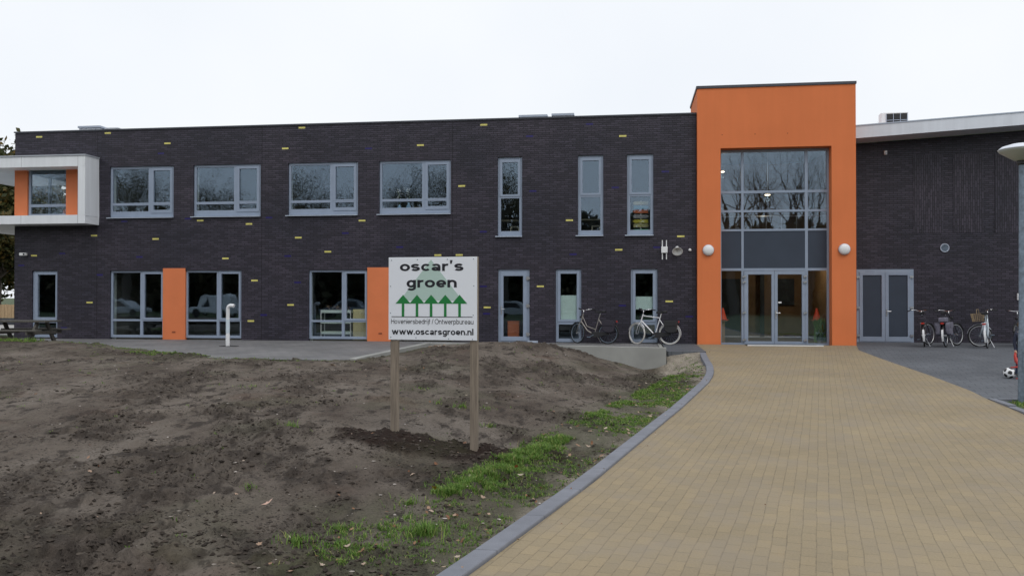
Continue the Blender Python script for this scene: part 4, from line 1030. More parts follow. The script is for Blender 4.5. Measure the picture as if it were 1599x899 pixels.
# ------------------------------------------------------------------ gooseneck vent pipe
t = thing('vent_pipe', 'white gooseneck ventilation pipe standing on the terrace paving', 'pipe', (-12.13, -3.48, 0))
arc = [(0, 0, 1.13)] + [(.11 - .11 * math.cos(a), -.02 * math.sin(a), 1.13 + .11 * math.sin(a)) for a in np.linspace(.2, PI / 2, 7)] + [(.18, -.03, 1.235), (.21, -.035, 1.22)]
q = MB(); q.tube([(0, 0, 0), (0, 0, .35)], .062, 16); q.build('foot_sleeve', M['white'], t, smooth=R(40))
q = MB(); q.tube([(0, 0, .35)] + arc, .055, 16); q.build('pipe_bend', M['white'], t, smooth=R(50))
q = MB(); q.tube([(0, 0, .40), (0, 0, .82)], .059, 16); q.build('sleeve', mat('pale_blue_sleeve', (.60, .70, .76), .4), t, smooth=R(40))
q = MB(); q.box(-.2, .3, -.17, .12, .002, .012); q.build('cut_paving', M['joint'], t)

# ------------------------------------------------------------------ picnic table
t = thing('picnic_table', 'weathered wooden picnic table on the terrace at the far left', 'picnic table', (-19.62, -2.75, .0), rz=R(1))
def beam(mb, a, b, w, h):
    a, b = Vector(a), Vector(b); d = (b - a); u = Vector((1, 0, 0)); v = d.cross(u).normalized()
    i = len(mb.v)
    for p in (a, b):
        for (s1, s2) in ((-1, -1), (1, -1), (1, 1), (-1, 1)): mb.v.append(tuple(p + u * w / 2 * s1 + v * h / 2 * s2))
    for f in ((0, 1, 2, 3), (7, 6, 5, 4), (0, 4, 5, 1), (1, 5, 6, 2), (2, 6, 7, 3), (3, 7, 4, 0)): mb.f.append(tuple(i + k for k in f)); mb.mi.append(0)
q = MB()
for k in range(5): q.box(-1.15, 1.15, -.40 + k * .163, -.40 + k * .163 + .15, .68, .735)
q.build('tabletop', M['table_wood'], t, bevel=.006)
for s_ in (-1, 1):
    q = MB()
    for k in range(2): q.box(-1.15, 1.15, s_ * .72 - .15 + k * .155, s_ * .72 - .15 + k * .155 + .145, .40, .45)
    q.build('bench', M['table_wood'], t, bevel=.006)
for x in (-.75, .75):
    for s_ in (-1, 1):
        q = MB(); beam(q, (x, s_ * .62, 0), (x, s_ * .22, .678), .075, .12); q.build('leg', M['table_wood'], t, bevel=.005)
    q = MB(); q.box(x + .04, x + .10, -.85, .85, .29, .395); q.build('crossbar', M['table_wood'], t, bevel=.005)

# ------------------------------------------------------------------ bicycles
def rot_about(p, ang): return Matrix.Translation(p) @ Matrix.Rotation(ang, 4, 'Z') @ Matrix.Translation(-Vector(p))
def bicycle(label, loc, rz, frame, fender, kind='low', steer=0, lean=0, tyre=None, rim=None, bag=None, basket=False, tail=None, r=.345, front_bag=False, light=True, tail_white=True, group=None):
    t = thing('bicycle', label, 'bicycle', loc, rz, group); t.rotation_euler = (lean, 0, rz)
    fm = mat('bicycle_paint', frame, .3, metal=.3); fe = mat('mudguard_paint', fender, .3)
    tyre = tyre or M['rubber']; rim = rim or M['steel']
    ra, fa = Vector((0, 0, r)), Vector((1.10, 0, r))
    bb = Vector((.46, 0, .29)); st = Vector((.31, 0, .84)); h1 = Vector((.86, 0, .93)); h0 = Vector((.925, 0, .70))
    SM = rot_about(h1, steer)
    def wheel(c, M_=None):
        f = (lambda p: M_ @ Vector(p)) if M_ is not None else Vector
        ring = lambda R_: [f((c[0] + R_ * math.cos(a), 0, c[2] + R_ * math.sin(a))) for a in np.linspace(0, 2 * PI, 41)[:-1]]
        q = MB(); q.tube(ring(r - .02), .021, 8, closed=True); w = q.build('wheel', tyre, t, smooth=True)
        q = MB(); q.tube(ring(r - .048), .013, 6, closed=True); q.build('rim', rim, w, smooth=True)
        q = MB()
        for k in range(18):
            a = 2 * PI * k / 18; s_ = .025 * (1 if k % 2 else -1)
            q.tube([f((c[0], s_, c[2])), f((c[0] + (r - .05) * math.cos(a), 0, c[2] + (r - .05) * math.sin(a)))], .0022, 4, cap=False)
        q.build('spokes', M['galv'], w)
        q = MB(); q.tube([f((c[0], -.05, c[2])), f((c[0], .05, c[2]))], .026 if c[0] > .5 else .045, 12); q.build('hub', M['steel'], w, smooth=R(40))
        return w
    wheel(ra); wheel(fa, SM)
    q = MB(); q.tube([st + Vector((-.03, 0, .10)), st, bb], .017, 8)
    if kind == 'high': q.tube([st, h1 + Vector((0, 0, -.02))], .017, 8); q.tube([h0 + Vector((-.01, 0, .06)), bb], .021, 8)
    else:
        q.tube([h0 + Vector((.0, 0, .02)), (.70, 0, .42), bb], .022, 8); q.tube([h1 + Vector((.01, 0, -.06)), (.72, 0, .56), (.42, 0, .46)], .015, 8)
    q.tube([h1 + Vector((-.01, 0, .03)), h0], .021, 10)
    for s_ in (-1, 1):
        q.tube([ra + Vector((0, .06 * s_, 0)), bb + Vector((0, .04 * s_, 0))], .011, 6); q.tube([ra + Vector((0, .06 * s_, 0)), st + Vector((.01, .02 * s_, -.06))], .009, 6)
    q.build('frame', fm, t, smooth=R(50))
    q = MB()
    for s_ in (-1, 1): q.tube([SM @ (fa + Vector((0, .055 * s_, 0))), SM @ Vector((1.02, .05 * s_, .58)), SM @ (h0 + Vector((.01, .03 * s_, .0)))], .013, 6)
    q.build('fork', fm, t, smooth=True)
    q = MB(); q.tube([SM @ (h1 + Vector((-.01, 0, .02))), SM @ Vector((.83, 0, 1.08))], .014, 8)
    hb = [(.66, .31, 1.10), (.76, .29, 1.125), (.86, .2, 1.11), (.84, .06, 1.08), (.84, -.06, 1.08), (.86, -.2, 1.11), (.76, -.29, 1.125), (.66, -.31, 1.10)]
    q.tube([SM @ Vector(p) for p in hb], .012, 8); hbo = q.build('handlebar', M['chrome'], t, smooth=True)
    for s_ in (-1, 1):
        q = MB(); q.tube([SM @ Vector((.62, .315 * s_, 1.092)), SM @ Vector((.75, .292 * s_, 1.122))], .018, 8); q.build('grip', M['black'], hbo)
    q = MB(); q.tube([st + Vector((-.03, 0, .1)), st + Vector((-.045, 0, .15))], .013, 8); q.build('seat_post', M['chrome'], t)
    q = MB(); q.v = []; q.prism([(-.17, .0), (-.19, .075), (-.10, .10), (.0, .05), (.15, .022), (.15, -.022), (.0, -.05), (-.10, -.10), (-.19, -.075)], st.z + .15, st.z + .21, 'z')
    q.v = [(x + st.x - .03, y, z + (.015 if x < -.08 else 0)) for (x, y, z) in q.v]; q.build('saddle', M['black'], t, bevel=.015)
    def guard(c, a0, a1, name, M_=None):
        f = (lambda p: M_ @ Vector(p)) if M_ is not None else Vector
        q = MB(); R_ = r + .022; A_ = np.linspace(a0, a1, 14)
        for a, b in zip(A_[:-1], A_[1:]):
            P = lambda an, y, rr: f((c[0] + rr * math.cos(an), y, c[2] + rr * math.sin(an)))
            q.face([P(a, -.03, R_ - .008), P(a, 0, R_), P(b, 0, R_), P(b, -.03, R_ - .008)]); q.face([P(a, 0, R_), P(a, .03, R_ - .008), P(b, .03, R_ - .008), P(b, 0, R_)])
        o = q.build(name, fe, t, smooth=True); so = o.modifiers.new('thickness', 'SOLIDIFY'); so.thickness = .003; return o
    rg = guard(ra, R(20), R(195), 'mudguard'); guard(fa, R(15), R(150), 'mudguard', SM)
    q = MB()
    for s_ in (-1, 1):
        q.tube([(.2, .05 * s_, .76), (-.25, .07 * s_, .75), (-.27, .0, .75)], .008, 6); q.tube([(-.1, .065 * s_, .75), (0, .06 * s_, r)], .007, 6)
    q.tube([(-.1, -.065, .75), (-.1, .065, .75)], .006, 5); q.tube([(.05, -.06, .755), (.05, .06, .755)], .006, 5); q.build('rear_carrier', M['black'] if bag else M['steel'], t)
    q = MB(); q.tube([bb + Vector((0, -.07, 0)), bb + Vector((0, .07, 0))], .022, 10)
    for s_ in (-1, 1):
        q.tube([bb + Vector((0, .07 * s_, 0)), bb + Vector((.14 * s_, .09 * s_, -.08 * s_))], .010, 6); q.box(.46 + .14 * s_ - .045, .46 + .14 * s_ + .045, (.09 if s_ > 0 else -.19), (.19 if s_ > 0 else -.09), .29 - .08 * s_ - .012, .29 - .08 * s_ + .012)
    q.build('crank_set', M['galv'], t)
    q = MB(); q.prism([(-.05, .30), (-.05, .385), (.42, .385), (.55, .35), (.55, .22), (.42, .20)], .05, .075, 'y'); q.build('chain_case', M['black'], t, bevel=.008)
    q = MB(); q.tube([(.38, -.05, .25), (.26, -.16, .005)], .010, 6); q.build('kickstand', M['steel'], t)
    if light:
        q = MB(); q.lathe([(.035, 0), (.04, .03), (.02, .07)], 12, mtx=SM @ Matrix.Translation((.99, 0, .86)) @ Matrix.Rotation(R(-90), 4, 'Y')); q.build('headlight', M['black'], t, smooth=True)
        q = MB(); q.box(-.295, -.272, -.045, .045, .70, .75); q.build('rear_light', M['red'], t)
    if bag:
        for s_ in (-1, 1):
            q = MB(); P_ = [(-.24, .40), (-.26, .68), (-.20, .745), (.12, .75), (.17, .68), (.12, .42), (.02, .36), (-.16, .36)]
            q.prism(P_, .07 * s_, .21 * s_, 'y'); o = q.build('pannier', bag, t, bevel=.03)
            q = MB(); q.box(-.24, .15, min(.20 * s_, .222 * s_), max(.20 * s_, .222 * s_), .58, .75); q.build('flap', bag, o, bevel=.008)
    if tail: 
        q = MB(); q.box(-.30, .16, -.10, .10, .758, .90); q.build('carrier_bag', tail, t, bevel=.03)
    if tail_white:
        q = MB(); P = lambda an, rr: (rr * math.cos(an), r + rr * math.sin(an))
        A_ = np.linspace(R(150), R(205), 7); q.prism([P(a, r + .03) for a in A_] + [P(a, r + .037) for a in A_[::-1]], -.028, .028, 'y'); q.build('white_flash', M['white'], t)
    if basket:
        q = MB(); wk = mat('wicker', (.30, .23, .14), .8, var=.4, vscale=40)
        for z, k in ((.80, .85), (.86, .9), (.92, .95), (.98, 1.0), (1.03, 1.04)):
            q.tube([SM @ Vector((1.10 + .16 * k * sx, .20 * k * sy, z)) for (sx, sy) in ((-1, -1), (1, -1), (1, 1), (-1, 1))], .008, 5, closed=True)
        for k in range(-3, 4):
            for sx in (-1, 1): q.tube([SM @ Vector((1.10 + .137 * sx, .17 * k / 3, .80)), SM @ Vector((1.10 + .166 * sx, .208 * k / 3, 1.03))], .006, 4)
            for sy in (-1, 1): q.tube([SM @ Vector((1.10 + .137 * k / 3, .17 * sy, .80)), SM @ Vector((1.10 + .166 * k / 3, .208 * sy, 1.03))], .006, 4)
        q.tube([SM @ Vector((1.10, .208, 1.03)), SM @ Vector((1.10, .17, 1.16)), SM @ Vector((1.10, -.17, 1.16)), SM @ Vector((1.10, -.208, 1.03))], .009, 6)
        bk = q.build('basket', wk, t); q = MB(); q.box(-.135, .135, -.168, .168, .795, .80, mtx=SM @ Matrix.Translation((1.10, 0, 0))); q.build('basket_floor', wk, bk)
    return t
GB = 'bicycles parked along the school front'
bicycle('grey step-through bicycle with dark panniers on the terrace under the frosted window', (-.70, -.62, .0), R(180 - 17), (.27, .25, .23), (.02, .02, .022), 'low', R(-28), R(4), rim=M['galv'], bag=M['dark_bag'], group=GB, tail_white=False)
bicycle('white bicycle with straight crossbar, white tyres and black bag beside the portal', (1.24, -.66, .0), R(180 - 12), (.78, .78, .80), (.66, .67, .70), 'high', R(-30), R(4), tyre=mat('pale_tyre', (.62, .60, .56), .7), bag=M['black'], group=GB, tail_white=False)
bicycle('dark bicycle with red rear light seen from behind, right against the double door', (8.84, -.72, .0), R(72), (.02, .02, .022), (.02, .02, .022), 'low', R(-32), R(-4), bag=None, group=GB, tail=M['dark_bag'])
bicycle('bicycle with grey panniers and bag seen from behind, second from the double door', (9.46, -.70, .0), R(60), (.03, .03, .035), (.02, .02, .022), 'low', R(-26), R(-4), bag=M['grey_bag'], group=GB, tail=M['grey_bag'])
bk = bicycle('bicycle with white coat guards and wicker basket, front wheel turned sideways by the wall', (10.47, -1.12, .0), R(64), (.62, .70, .76), (.70, .76, .82), 'low', R(86), R(-5), basket=True, group=GB)
for s_ in (-1, 1):
    q = MB(); q.prism([(-.30, .42), (-.22, .66), (.0, .72), (.20, .66), (.10, .40), (-.12, .33)], .048 * s_, .054 * s_, 'y'); q.build('coat_guard', mat('coat_guard', (.62, .72, .80), .35), bk)
bicycle('dark bicycle with chrome handlebar mostly hidden behind the lamp post', (12.45, .3, .0), R(215), (.03, .03, .04), (.03, .03, .03), 'low', R(20), R(4), group=GB, tail_white=False)

# ------------------------------------------------------------------ footballs and the child holding their net
def football(label, loc, r=.112):
    bm = bmesh.new(); bmesh.ops.create_icosphere(bm, subdivisions=4, radius=r)
    ph = (1 + 5 ** .5) / 2; ic = [Vector(p).normalized() for p in [(0, s1, s2 * ph) for s1 in (-1, 1) for s2 in (-1, 1)] + [(s1, s2 * ph, 0) for s1 in (-1, 1) for s2 in (-1, 1)] + [(s2 * ph, 0, s1) for s1 in (-1, 1) for s2 in (-1, 1)]]
    me = bpy.data.meshes.new('football')
    for f in bm.faces:
        c = f.calc_center_median().normalized(); f.material_index = 1 if max(c.dot(q) for q in ic) > .93 else 0; f.smooth = True
    bm.to_mesh(me); bm.free(); me.materials.append(M['white']); me.materials.append(M['black'])
    o = bpy.data.objects.new('football', me); col.objects.link(o); o.location = loc; o.rotation_euler = (.4, .7, loc[0])
    return tag(o, label, 'football')
gz = float(G(-8.95))
football('left of the two black and white footballs lying at the lamp post', (7.83, -8.98, gz + .112))
football('right football half hidden behind the lamp post, in the red net', (8.10, -9.02, gz + .112))
q = MB(); q.tube([(8.03, -8.80, gz + .53), (8.01, -8.83, gz + .45), (8.02, -8.86, gz + .36), (8.08, -8.90, gz + .28), (8.08, -8.97, gz + .21)], [.022, .028, .04, .05, .06], 10)
q.tube([(8.08, -8.97, gz + .235), (7.98, -8.96, gz + .235), (7.86, -8.97, gz + .226)], [.045, .02, .008], 8); q.tube([(8.22, -9.1, gz + .012), (8.05, -9.13, gz + .015), (7.9, -9.12, gz + .012)], [.012, .02, .01], 6)
tag(q.build('ball_net', M['red'], smooth=True), 'red ball net hanging from the hand of the person at the lamp post', 'net')
def person(label, loc, rz):
    root = thing('person', label, 'person', loc, rz)
    J = {'pel': (0, 0, .60, .095), 'wai': (0, 0, .72, .085), 'che': (0, 0, .86, .10), 'nec': (0, .0, .965, .04), 'hea': (0, -.015, 1.06, .075), 'top': (0, -.005, 1.14, .07)}
    E_ = [('pel', 'wai'), ('wai', 'che'), ('che', 'nec'), ('nec', 'hea'), ('hea', 'top')]
    for s_, n in ((-1, 'l'), (1, 'r')):
        sw_ = .06 if n == 'l' else -.04
        J.update({n + 'hip': (.065 * s_, 0, .56, .072), n + 'kne': (.07 * s_, -.01 + sw_ * .4, .31, .05), n + 'ank': (.07 * s_, .02 + sw_, .06, .036), n + 'toe': (.08 * s_, -.10 + sw_, .03, .03),
                  n + 'sho': (.125 * s_, 0, .91, .045), n + 'elb': (.16 * s_, -.01, .74, .034), n + 'wri': (.155 * s_, -.05, .58, .022), n + 'pal': (.155 * s_, -.06, .535, .024)})
        E_ += [('pel', n + 'hip'), (n + 'hip', n + 'kne'), (n + 'kne', n + 'ank'), (n + 'ank', n + 'toe'), ('che', n + 'sho'), (n + 'sho', n + 'elb'), (n + 'elb', n + 'wri'), (n + 'wri', n + 'pal')]
        for k in range(4):
            y0 = -.085 + k * .016; ln = (.040, .047, .044, .034)[k]
            J[n + 'f%da' % k] = (.155 * s_, y0, .512, .0085); J[n + 'f%db' % k] = (.150 * s_, y0, .512 - ln * .6, .008); J[n + 'f%dc' % k] = (.138 * s_, y0, .512 - ln, .007)
            E_ += [(n + 'pal', n + 'f%da' % k), (n + 'f%da' % k, n + 'f%db' % k), (n + 'f%db' % k, n + 'f%dc' % k)]
        J[n + 'ta'] = (.148 * s_, -.088, .535, .010); J[n + 'tb'] = (.140 * s_, -.10, .510, .008); E_ += [(n + 'pal', n + 'ta'), (n + 'ta', n + 'tb')]
    K = list(J); me = bpy.data.meshes.new('body'); me.from_pydata([J[k][:3] for k in K], [(K.index(a), K.index(b)) for a, b in E_], [])
    o = bpy.data.objects.new('body', me); col.objects.link(o); o.parent = root
    sk = o.modifiers.new('skin', 'SKIN'); sk.use_smooth_shade = True
    for i, k in enumerate(K): me.skin_vertices[0].data[i].radius = (J[k][3],) * 2
    me.skin_vertices[0].data[0].use_root = True
    sb = o.modifiers.new('smooth', 'SUBSURF'); sb.levels = 2; sb.render_levels = 2
    g = NG('child_body'); z = g.n('ShaderNodeSeparateXYZ', {0: g.n('ShaderNodeTexCoord').outputs['Object']})
    ax = g.math('ABSOLUTE', z.outputs[0])
    hand = g.math('MULTIPLY', g.math('LESS_THAN', z.outputs[2], .575), g.math('GREATER_THAN', ax, .127))
    head = g.math('GREATER_THAN', z.outputs[2], .955)
    skin = g.math('MAXIMUM', hand, head)
    jeans = g.math('LESS_THAN', z.outputs[2], .60); shoe = g.math('LESS_THAN', z.outputs[2], .075)
    c = g.mixc(jeans, (.018, .022, .045), (.03, .045, .09)); c = g.mixc(shoe, c, (.05, .05, .05)); c = g.mixc(skin, c, (.50, .30, .21))
    g.l(c, g.b.inputs['Base Color']); g.b.inputs['Roughness'].default_value = .8; me.materials.append(g.m)
    q = MB(); q.lathe([(.083 * math.cos(a), .095 * math.sin(a)) for a in np.linspace(-.5, 1.5, 9)], 20, mtx=Matrix.Translation((0, .018, 1.105))); q.build('hair', mat('brown_hair', (.07, .04, .02), .6), root, smooth=True)
    for s_ in (-1, 1):
        q = MB(); q.lathe([(.009 * math.cos(a), .009 * math.sin(a)) for a in np.linspace(-1.5, 1.5, 6)], 10, mtx=Matrix.Translation((.028 * s_, -.083, 1.085))); q.build('eye', M['black'], root, smooth=True)
    q = MB(); q.tube([(0, -.085, 1.085), (0, -.104, 1.06), (0, -.088, 1.052)], [.008, .012, .008], 8); q.build('nose', mat('skin', (.50, .30, .21), .6), root, smooth=True)
    q = MB(); q.tube([(-.022, -.078, 1.03), (0, -.086, 1.027), (.022, -.078, 1.03)], .005, 6); q.build('mouth', mat('lips', (.35, .13, .10), .5), root, smooth=True)
    return root
person('child in dark navy clothes behind the lamp post, hand hanging down', (8.185, -8.74, gz), R(0))

# ------------------------------------------------------------------ things seen through the windows
def stool(label, loc, rz=0, frame=None):
    t = thing('stool', label, 'stool', loc, rz, 'pale stools upside down on the upper floor tables')
    q = MB()
    for s_ in (-1, 1): q.tube([(-.17, .14 * s_, 0), (-.12, .14 * s_, .44), (.12, .14 * s_, .44), (.17, .14 * s_, 0)], .016, 6)
    q.build('frame', mat('cream_metal', (.80, .77, .62), .4), t)
    q = MB(); q.box(-.15, .15, -.16, .16, .452, .475); q.build('seat', M['inner'], t, bevel=.01)
    q = MB(); q.tube([(-.16, -.14, .08), (.16, -.14, .08)], .012, 6); q.tube([(-.16, .14, .08), (.16, .14, .08)], .012, 6); q.build('footrest', mat('cream_metal', (.80, .77, .62), .4), t)
def shelf(label, loc, w):
    t = thing('table', label, 'table', loc, group='tables behind the tall upper windows')
    q = MB(); q.box(-w / 2, w / 2, 0, .6, .70, .73); q.build('tabletop', mat('cream_top', (.55, .53, .42), .5), t)
    for x in (-w / 2 + .05, w / 2 - .05):
        for y in (.06, .54): q = MB(); q.tube([(x, y, 0), (x, y, .70)], .018, 6); q.build('leg', M['steel'], t)
shelf('table behind the leftmost tall upper window', (-3.98, 1.15, 3.43), 1.5)
shelf('table behind the tall upper window left of the coloured pointers', (-1.38, 1.15, 3.43), 1.5)
stool('cream stool behind the leftmost tall upper window', (-3.87, .75, 3.43)); stool('cream stool behind the tall upper window next to the coloured pointers', (-1.13, .75, 3.43))
t = thing('pointer_post', 'post of coloured arrow boards behind the tall upper window nearest the portal', 'signpost', (.36, .46, 3.43))
q = MB(); q.tube([(0, 0.03, 0), (0, 0.03, 1.25)], .025, 8); q.build('post', M['white'], t)
for k, (c, z) in enumerate([((.02, .38, .16), .20), ((.45, .42, .20), .38), ((.55, .48, .04), .52), ((.30, .30, .32), .68), ((.60, .12, .02), .84), ((.02, .22, .36), .98), ((.42, .40, .24), 1.12)]):
    d_ = 1 if k % 2 else -1
    q = MB(); q.prism([(-.24 * d_, z), (.20 * d_, z), (.27 * d_, z + .055), (.20 * d_, z + .11), (-.24 * d_, z + .11)], -.02, 0, 'y'); q.build('arrow_board', mat('painted_board', c, .5), t)
for (x, hgt, lb) in [(-7.82, .30, 'left pale blue vase with white orchids behind the rightmost wide upper window'), (-7.50, .36, 'right taller pale blue vase with white orchids behind the rightmost wide upper window')]:
    t = thing('vase', lb, 'vase', (x, .36, 4.36), group='vases on the upper window ledge')
    q = MB(); q.lathe([(.06, 0), (.095, .08), (.085, hgt * .6), (.03, hgt * .9), (.035, hgt)], 18); q.build('body', mat('blue_glaze', (.32, .55, .80), .3), t, smooth=True)
    q = MB(); V = []
    q.tube([(0, 0, hgt), (.02, 0, hgt + .25), (-.06, 0, hgt + .45)], .006, 5); q.build('stem', M['grass'], t)
    P = np.array([(-.02 + rng.normal(0, .05), rng.normal(0, .03), hgt + .12 + .4 * rng.random()) for _ in range(26)]); V, F = leaf_mesh(26, P, np.full(26, .045)); raw_mesh('blossom', V, F, M['white'], t)
q = MB(); q.box(-8.38, -6.0, .20, .70, 4.31, 4.358); tag(q.build('window_ledge', M['inner']), 'ledge with vases inside the rightmost wide upper window', 'ledge')
for (x, w, lb) in [(-7.12, .30, 'cream box beside the vases behind the rightmost wide upper window'), (-6.38, .36, 'cream box in the right corner of the rightmost wide upper window')]:
    t = thing('storage_box', lb, 'box', (x, .40, 4.36), group='cream boxes on the upper ledge')
    q = MB(); q.box(-w / 2, w / 2, -.1, .1, 0, .17); q.build('box_body', mat('cream_card', (.50, .47, .30), .7), t, bevel=.01)
    q = MB(); q.box(-w / 2 - .008, w / 2 + .008, -.108, .108, .172, .20); q.build('lid', mat('cream_card', (.44, .42, .28), .7), t)
t = thing('trolley', 'white tray trolley behind the ground floor window left of the sign', 'trolley', (-10.12, .72, .02))
for z in (.18, .55, .92): q = MB(); q.box(-.55, .5, -.2, .2, z, z + .10); q.build('tray', mat('mint_tray', (.70, .82, .76), .5), t, bevel=.01)
for x in (-.56, .51):
    q = MB(); q.tube([(x, -.18, .06), (x, -.18, 1.02), (x, .18, 1.02), (x, .18, .06)], .018, 6); q.build('frame', M['white'], t)
    for y in (-.18, .18): q = MB(); q.lathe([(.0, -.04), (.03, -.03), (.03, .03), (.0, .04)], 10, mtx=Matrix.Translation((x, y, .03)) @ Matrix.Rotation(R(90), 4, 'Y')); q.build('castor', M['rubber'], t)
P = np.array([(rng.uniform(-.45, .4), rng.uniform(-.12, .12), 1.05 + .12 * rng.random()) for _ in range(40)]); V, F = leaf_mesh(40, P, np.full(40, .06)); raw_mesh('craft_supplies', V, F, M['litter'], t)
t = thing('cupboard', 'low pale yellow cupboard behind the window left of the sign', 'cupboard', (-9.12, .72, .02))
q = MB(); q.box(-.4, .45, -.2, .25, 0.0, 1.05); q.build('carcass', mat('cream_wood', (.72, .64, .33), .6), t, bevel=.01)
for x in (-.38, .03): q = MB(); q.box(x, x + .39, -.222, -.202, .05, 1.0); q.build('door', mat('cream_wood', (.74, .66, .36), .6), t, bevel=.005)
t = thing('crate', 'orange crate standing inside behind the single glazed door', 'crate', (-3.92, .8, .02))
q = MB(); q.box(-.2, .2, -.15, .15, 0, .62); q.build('crate_body', M['orange_panel'], t, bevel=.02); q = MB(); q.box(-.21, .21, -.16, .16, .622, .66); q.build('rim', M['orange_panel'], t)
t = thing('frame_stand', 'white framed stand inside behind the right side of the glazed door', 'stand', (-3.5, .95, .02))
q = MB(); q.tube([(-.1, 0, 0), (-.1, 0, 1.25), (.12, 0, 1.25), (.12, 0, 0)], .02, 6); q.build('frame', M['white'], t); q = MB(); q.box(-.08, .10, .0, .01, .3, 1.2); q.build('board', M['inner'], t)
t = thing('armchair', 'orange chair seen behind the bay window pane', 'chair', (-20.35, 1.0, 3.43))
q = MB(); q.box(-.32, .32, -.28, -.18, .55, 1.28); q.build('backrest', M['orange_panel'], t, bevel=.05); q = MB(); q.box(-.32, .32, -.17, .35, .4, .55); q.build('seat', M['orange_panel'], t, bevel=.04)
for x in (-.27, .27):
    for y in (-.2, .3): q = MB(); q.tube([(x, y, 0), (x, y, .4)], .02, 6); q.build('leg', M['steel'], t)
for (x, lb) in [(3.02, 'orange traffic cone inside the left entrance side light'), (5.98, 'orange traffic cone inside the right entrance side light')]:
    t = thing('traffic_cone', lb, 'cone', (x, .62, .78), group='traffic cones on stands in the hall')
    q = MB(); q.lathe([(.13, .0), (.03, .36), (.02, .37)], 18); q.build('cone', mat('cone_orange', (.75, .07, .02), .5), t, smooth=R(50)); q = MB(); q.box(-.16, .16, -.13, .13, -.03, -.002); q.build('base', M['red'], t)
    t = thing('plant_stand', 'narrow stand carrying the ' + ('left' if x < 4 else 'right') + ' traffic cone in the hall', 'stand', (x, .62, -.03), group='stands in the hall')
    q = MB(); q.box(-.13, .13, -.11, .11, .74, .775); q.build('top', M['inner_brown'], t); q = MB(); q.box(-.06, .06, -.06, .06, .0, .74); q.build('column', M['inner_brown'], t)
t = thing('potted_grass', 'tall green artificial plant inside the right entrance side light', 'plant', (6.03, .42, -.03))
P = np.column_stack([rng.normal(0, .06, 260), rng.normal(0, .03, 260), np.zeros(260) + .1]); V, F = blades(P, .5 + .4 * rng.random(260), .25, .012); raw_mesh('leaves', V, F, M['grass'], t)
q = MB(); q.lathe([(.08, 0), (.11, .16)], 16); q.build('pot', M['inner'], t)

# ------------------------------------------------------------------ fence and paving beyond the left corner
pp = MB(); pp.face([(-60, 2.2, .01), (-22.1, 2.2, .01), (-22.1, 12.6, .01), (-60, 12.6, .01)]); structure(pp.build('pale_paving', M['palepave'], normals=False))
t = thing('board_fence', 'pale wooden board fence on a dark base beyond the left corner', 'fence', (-38, 13, 0))
q = MB()
for k in range(56): q.box(k * .2, k * .2 + .185, 0, .03, .36, 1.06 + .01 * (k % 3))
q.build('boards', M['fence_wood'], t)
q = MB(); q.box(0, 11.2, .0, .08, 0, .35); q.build('base_board', M['trim'], t)
for k in range(8): q = MB(); q.box(k * 1.6 - .04, k * 1.6 + .04, -.09, -.004, 0, 1.12); q.build('post', M['post_wood'], t)

# ------------------------------------------------------------------ trees
def grow(h, seed, spread=.55, levels=5, r0=.28, first=.22, nb=3):
    rs = random.Random(seed); mb = MB(); tips = []
    def br(p, d, ln, r, lv):
        n = 3 if lv < 3 else 2; pts = [p]; rr = [r]
        for k in range(n):
            d = (d + Vector((rs.gauss(0, .10), rs.gauss(0, .10), rs.gauss(.05, .06)))).normalized(); p = p + d * ln / n; pts.append(p); rr.append(r * (1 - .30 * (k + 1) / n))
        mb.tube(pts, rr, 8 if lv == 0 else (5 if lv < 3 else 3), cap=False)
        if lv >= 3: tips.extend(pts[1:])
        if lv == levels: return
        k = nb if lv < 2 else (3 if rs.random() < .6 else 2)
        for j in range(k):
            a = 2 * PI * (j + rs.random() * .7) / k; ax = d.orthogonal().normalized(); ax = Matrix.Rotation(a, 3, d) @ ax
            nd = (d * math.cos(spread * (.6 + .6 * rs.random())) + ax * math.sin(spread * (.6 + .7 * rs.random()))).normalized()
            q = pts[-1] if j < 2 or lv == 0 else pts[-2]
            br(q, nd, ln * rs.uniform(.66, .86), rr[-1] * ((.82 if j == 0 else .64) if lv < 3 else .62), lv + 1)
    br(Vector((0, 0, -.3)), Vector((rs.gauss(0, .03), rs.gauss(0, .03), 1)).normalized(), h * first, r0, 0)
    return mb, tips
def crown_mesh(tips, n, spread, size, seed):
    rs = np.random.default_rng(seed); T = np.array([t[:] for t in tips]); P = T[rs.integers(0, len(T), n)] + rs.normal(0, spread, (n, 3))
    S = size * (.5 + rs.random(n)); d = rs.normal(0, 1, (n, 2, 3)); u = d[:, 0] / np.linalg.norm(d[:, 0], axis=1)[:, None]; w = np.cross(u, d[:, 1]); w /= np.linalg.norm(w, axis=1)[:, None]
    V = np.stack([P - u * S[:, None], P + w * S[:, None] * .55, P + u * S[:, None], P - w * S[:, None] * .55], 1).reshape(-1, 3)
    F = np.arange(4 * n).reshape(-1, 4)
    return V, F
protos = {}
def tree_proto(key, h, seed, leaves=0, lsize=.12, lspread=.25, m='leaf_dark', **kw):
    mb, tips = grow(h, seed, **kw); k_ = h / max(q.z for q in tips)
    mb.v = [(x * k_, y * k_, z * k_) for (x, y, z) in mb.v]; tips = [q * k_ for q in tips]
    protos[key] = dict(trunk=mb, tips=tips, leaves=leaves, lsize=lsize, lspread=lspread, m=m, seed=seed, obj=None)
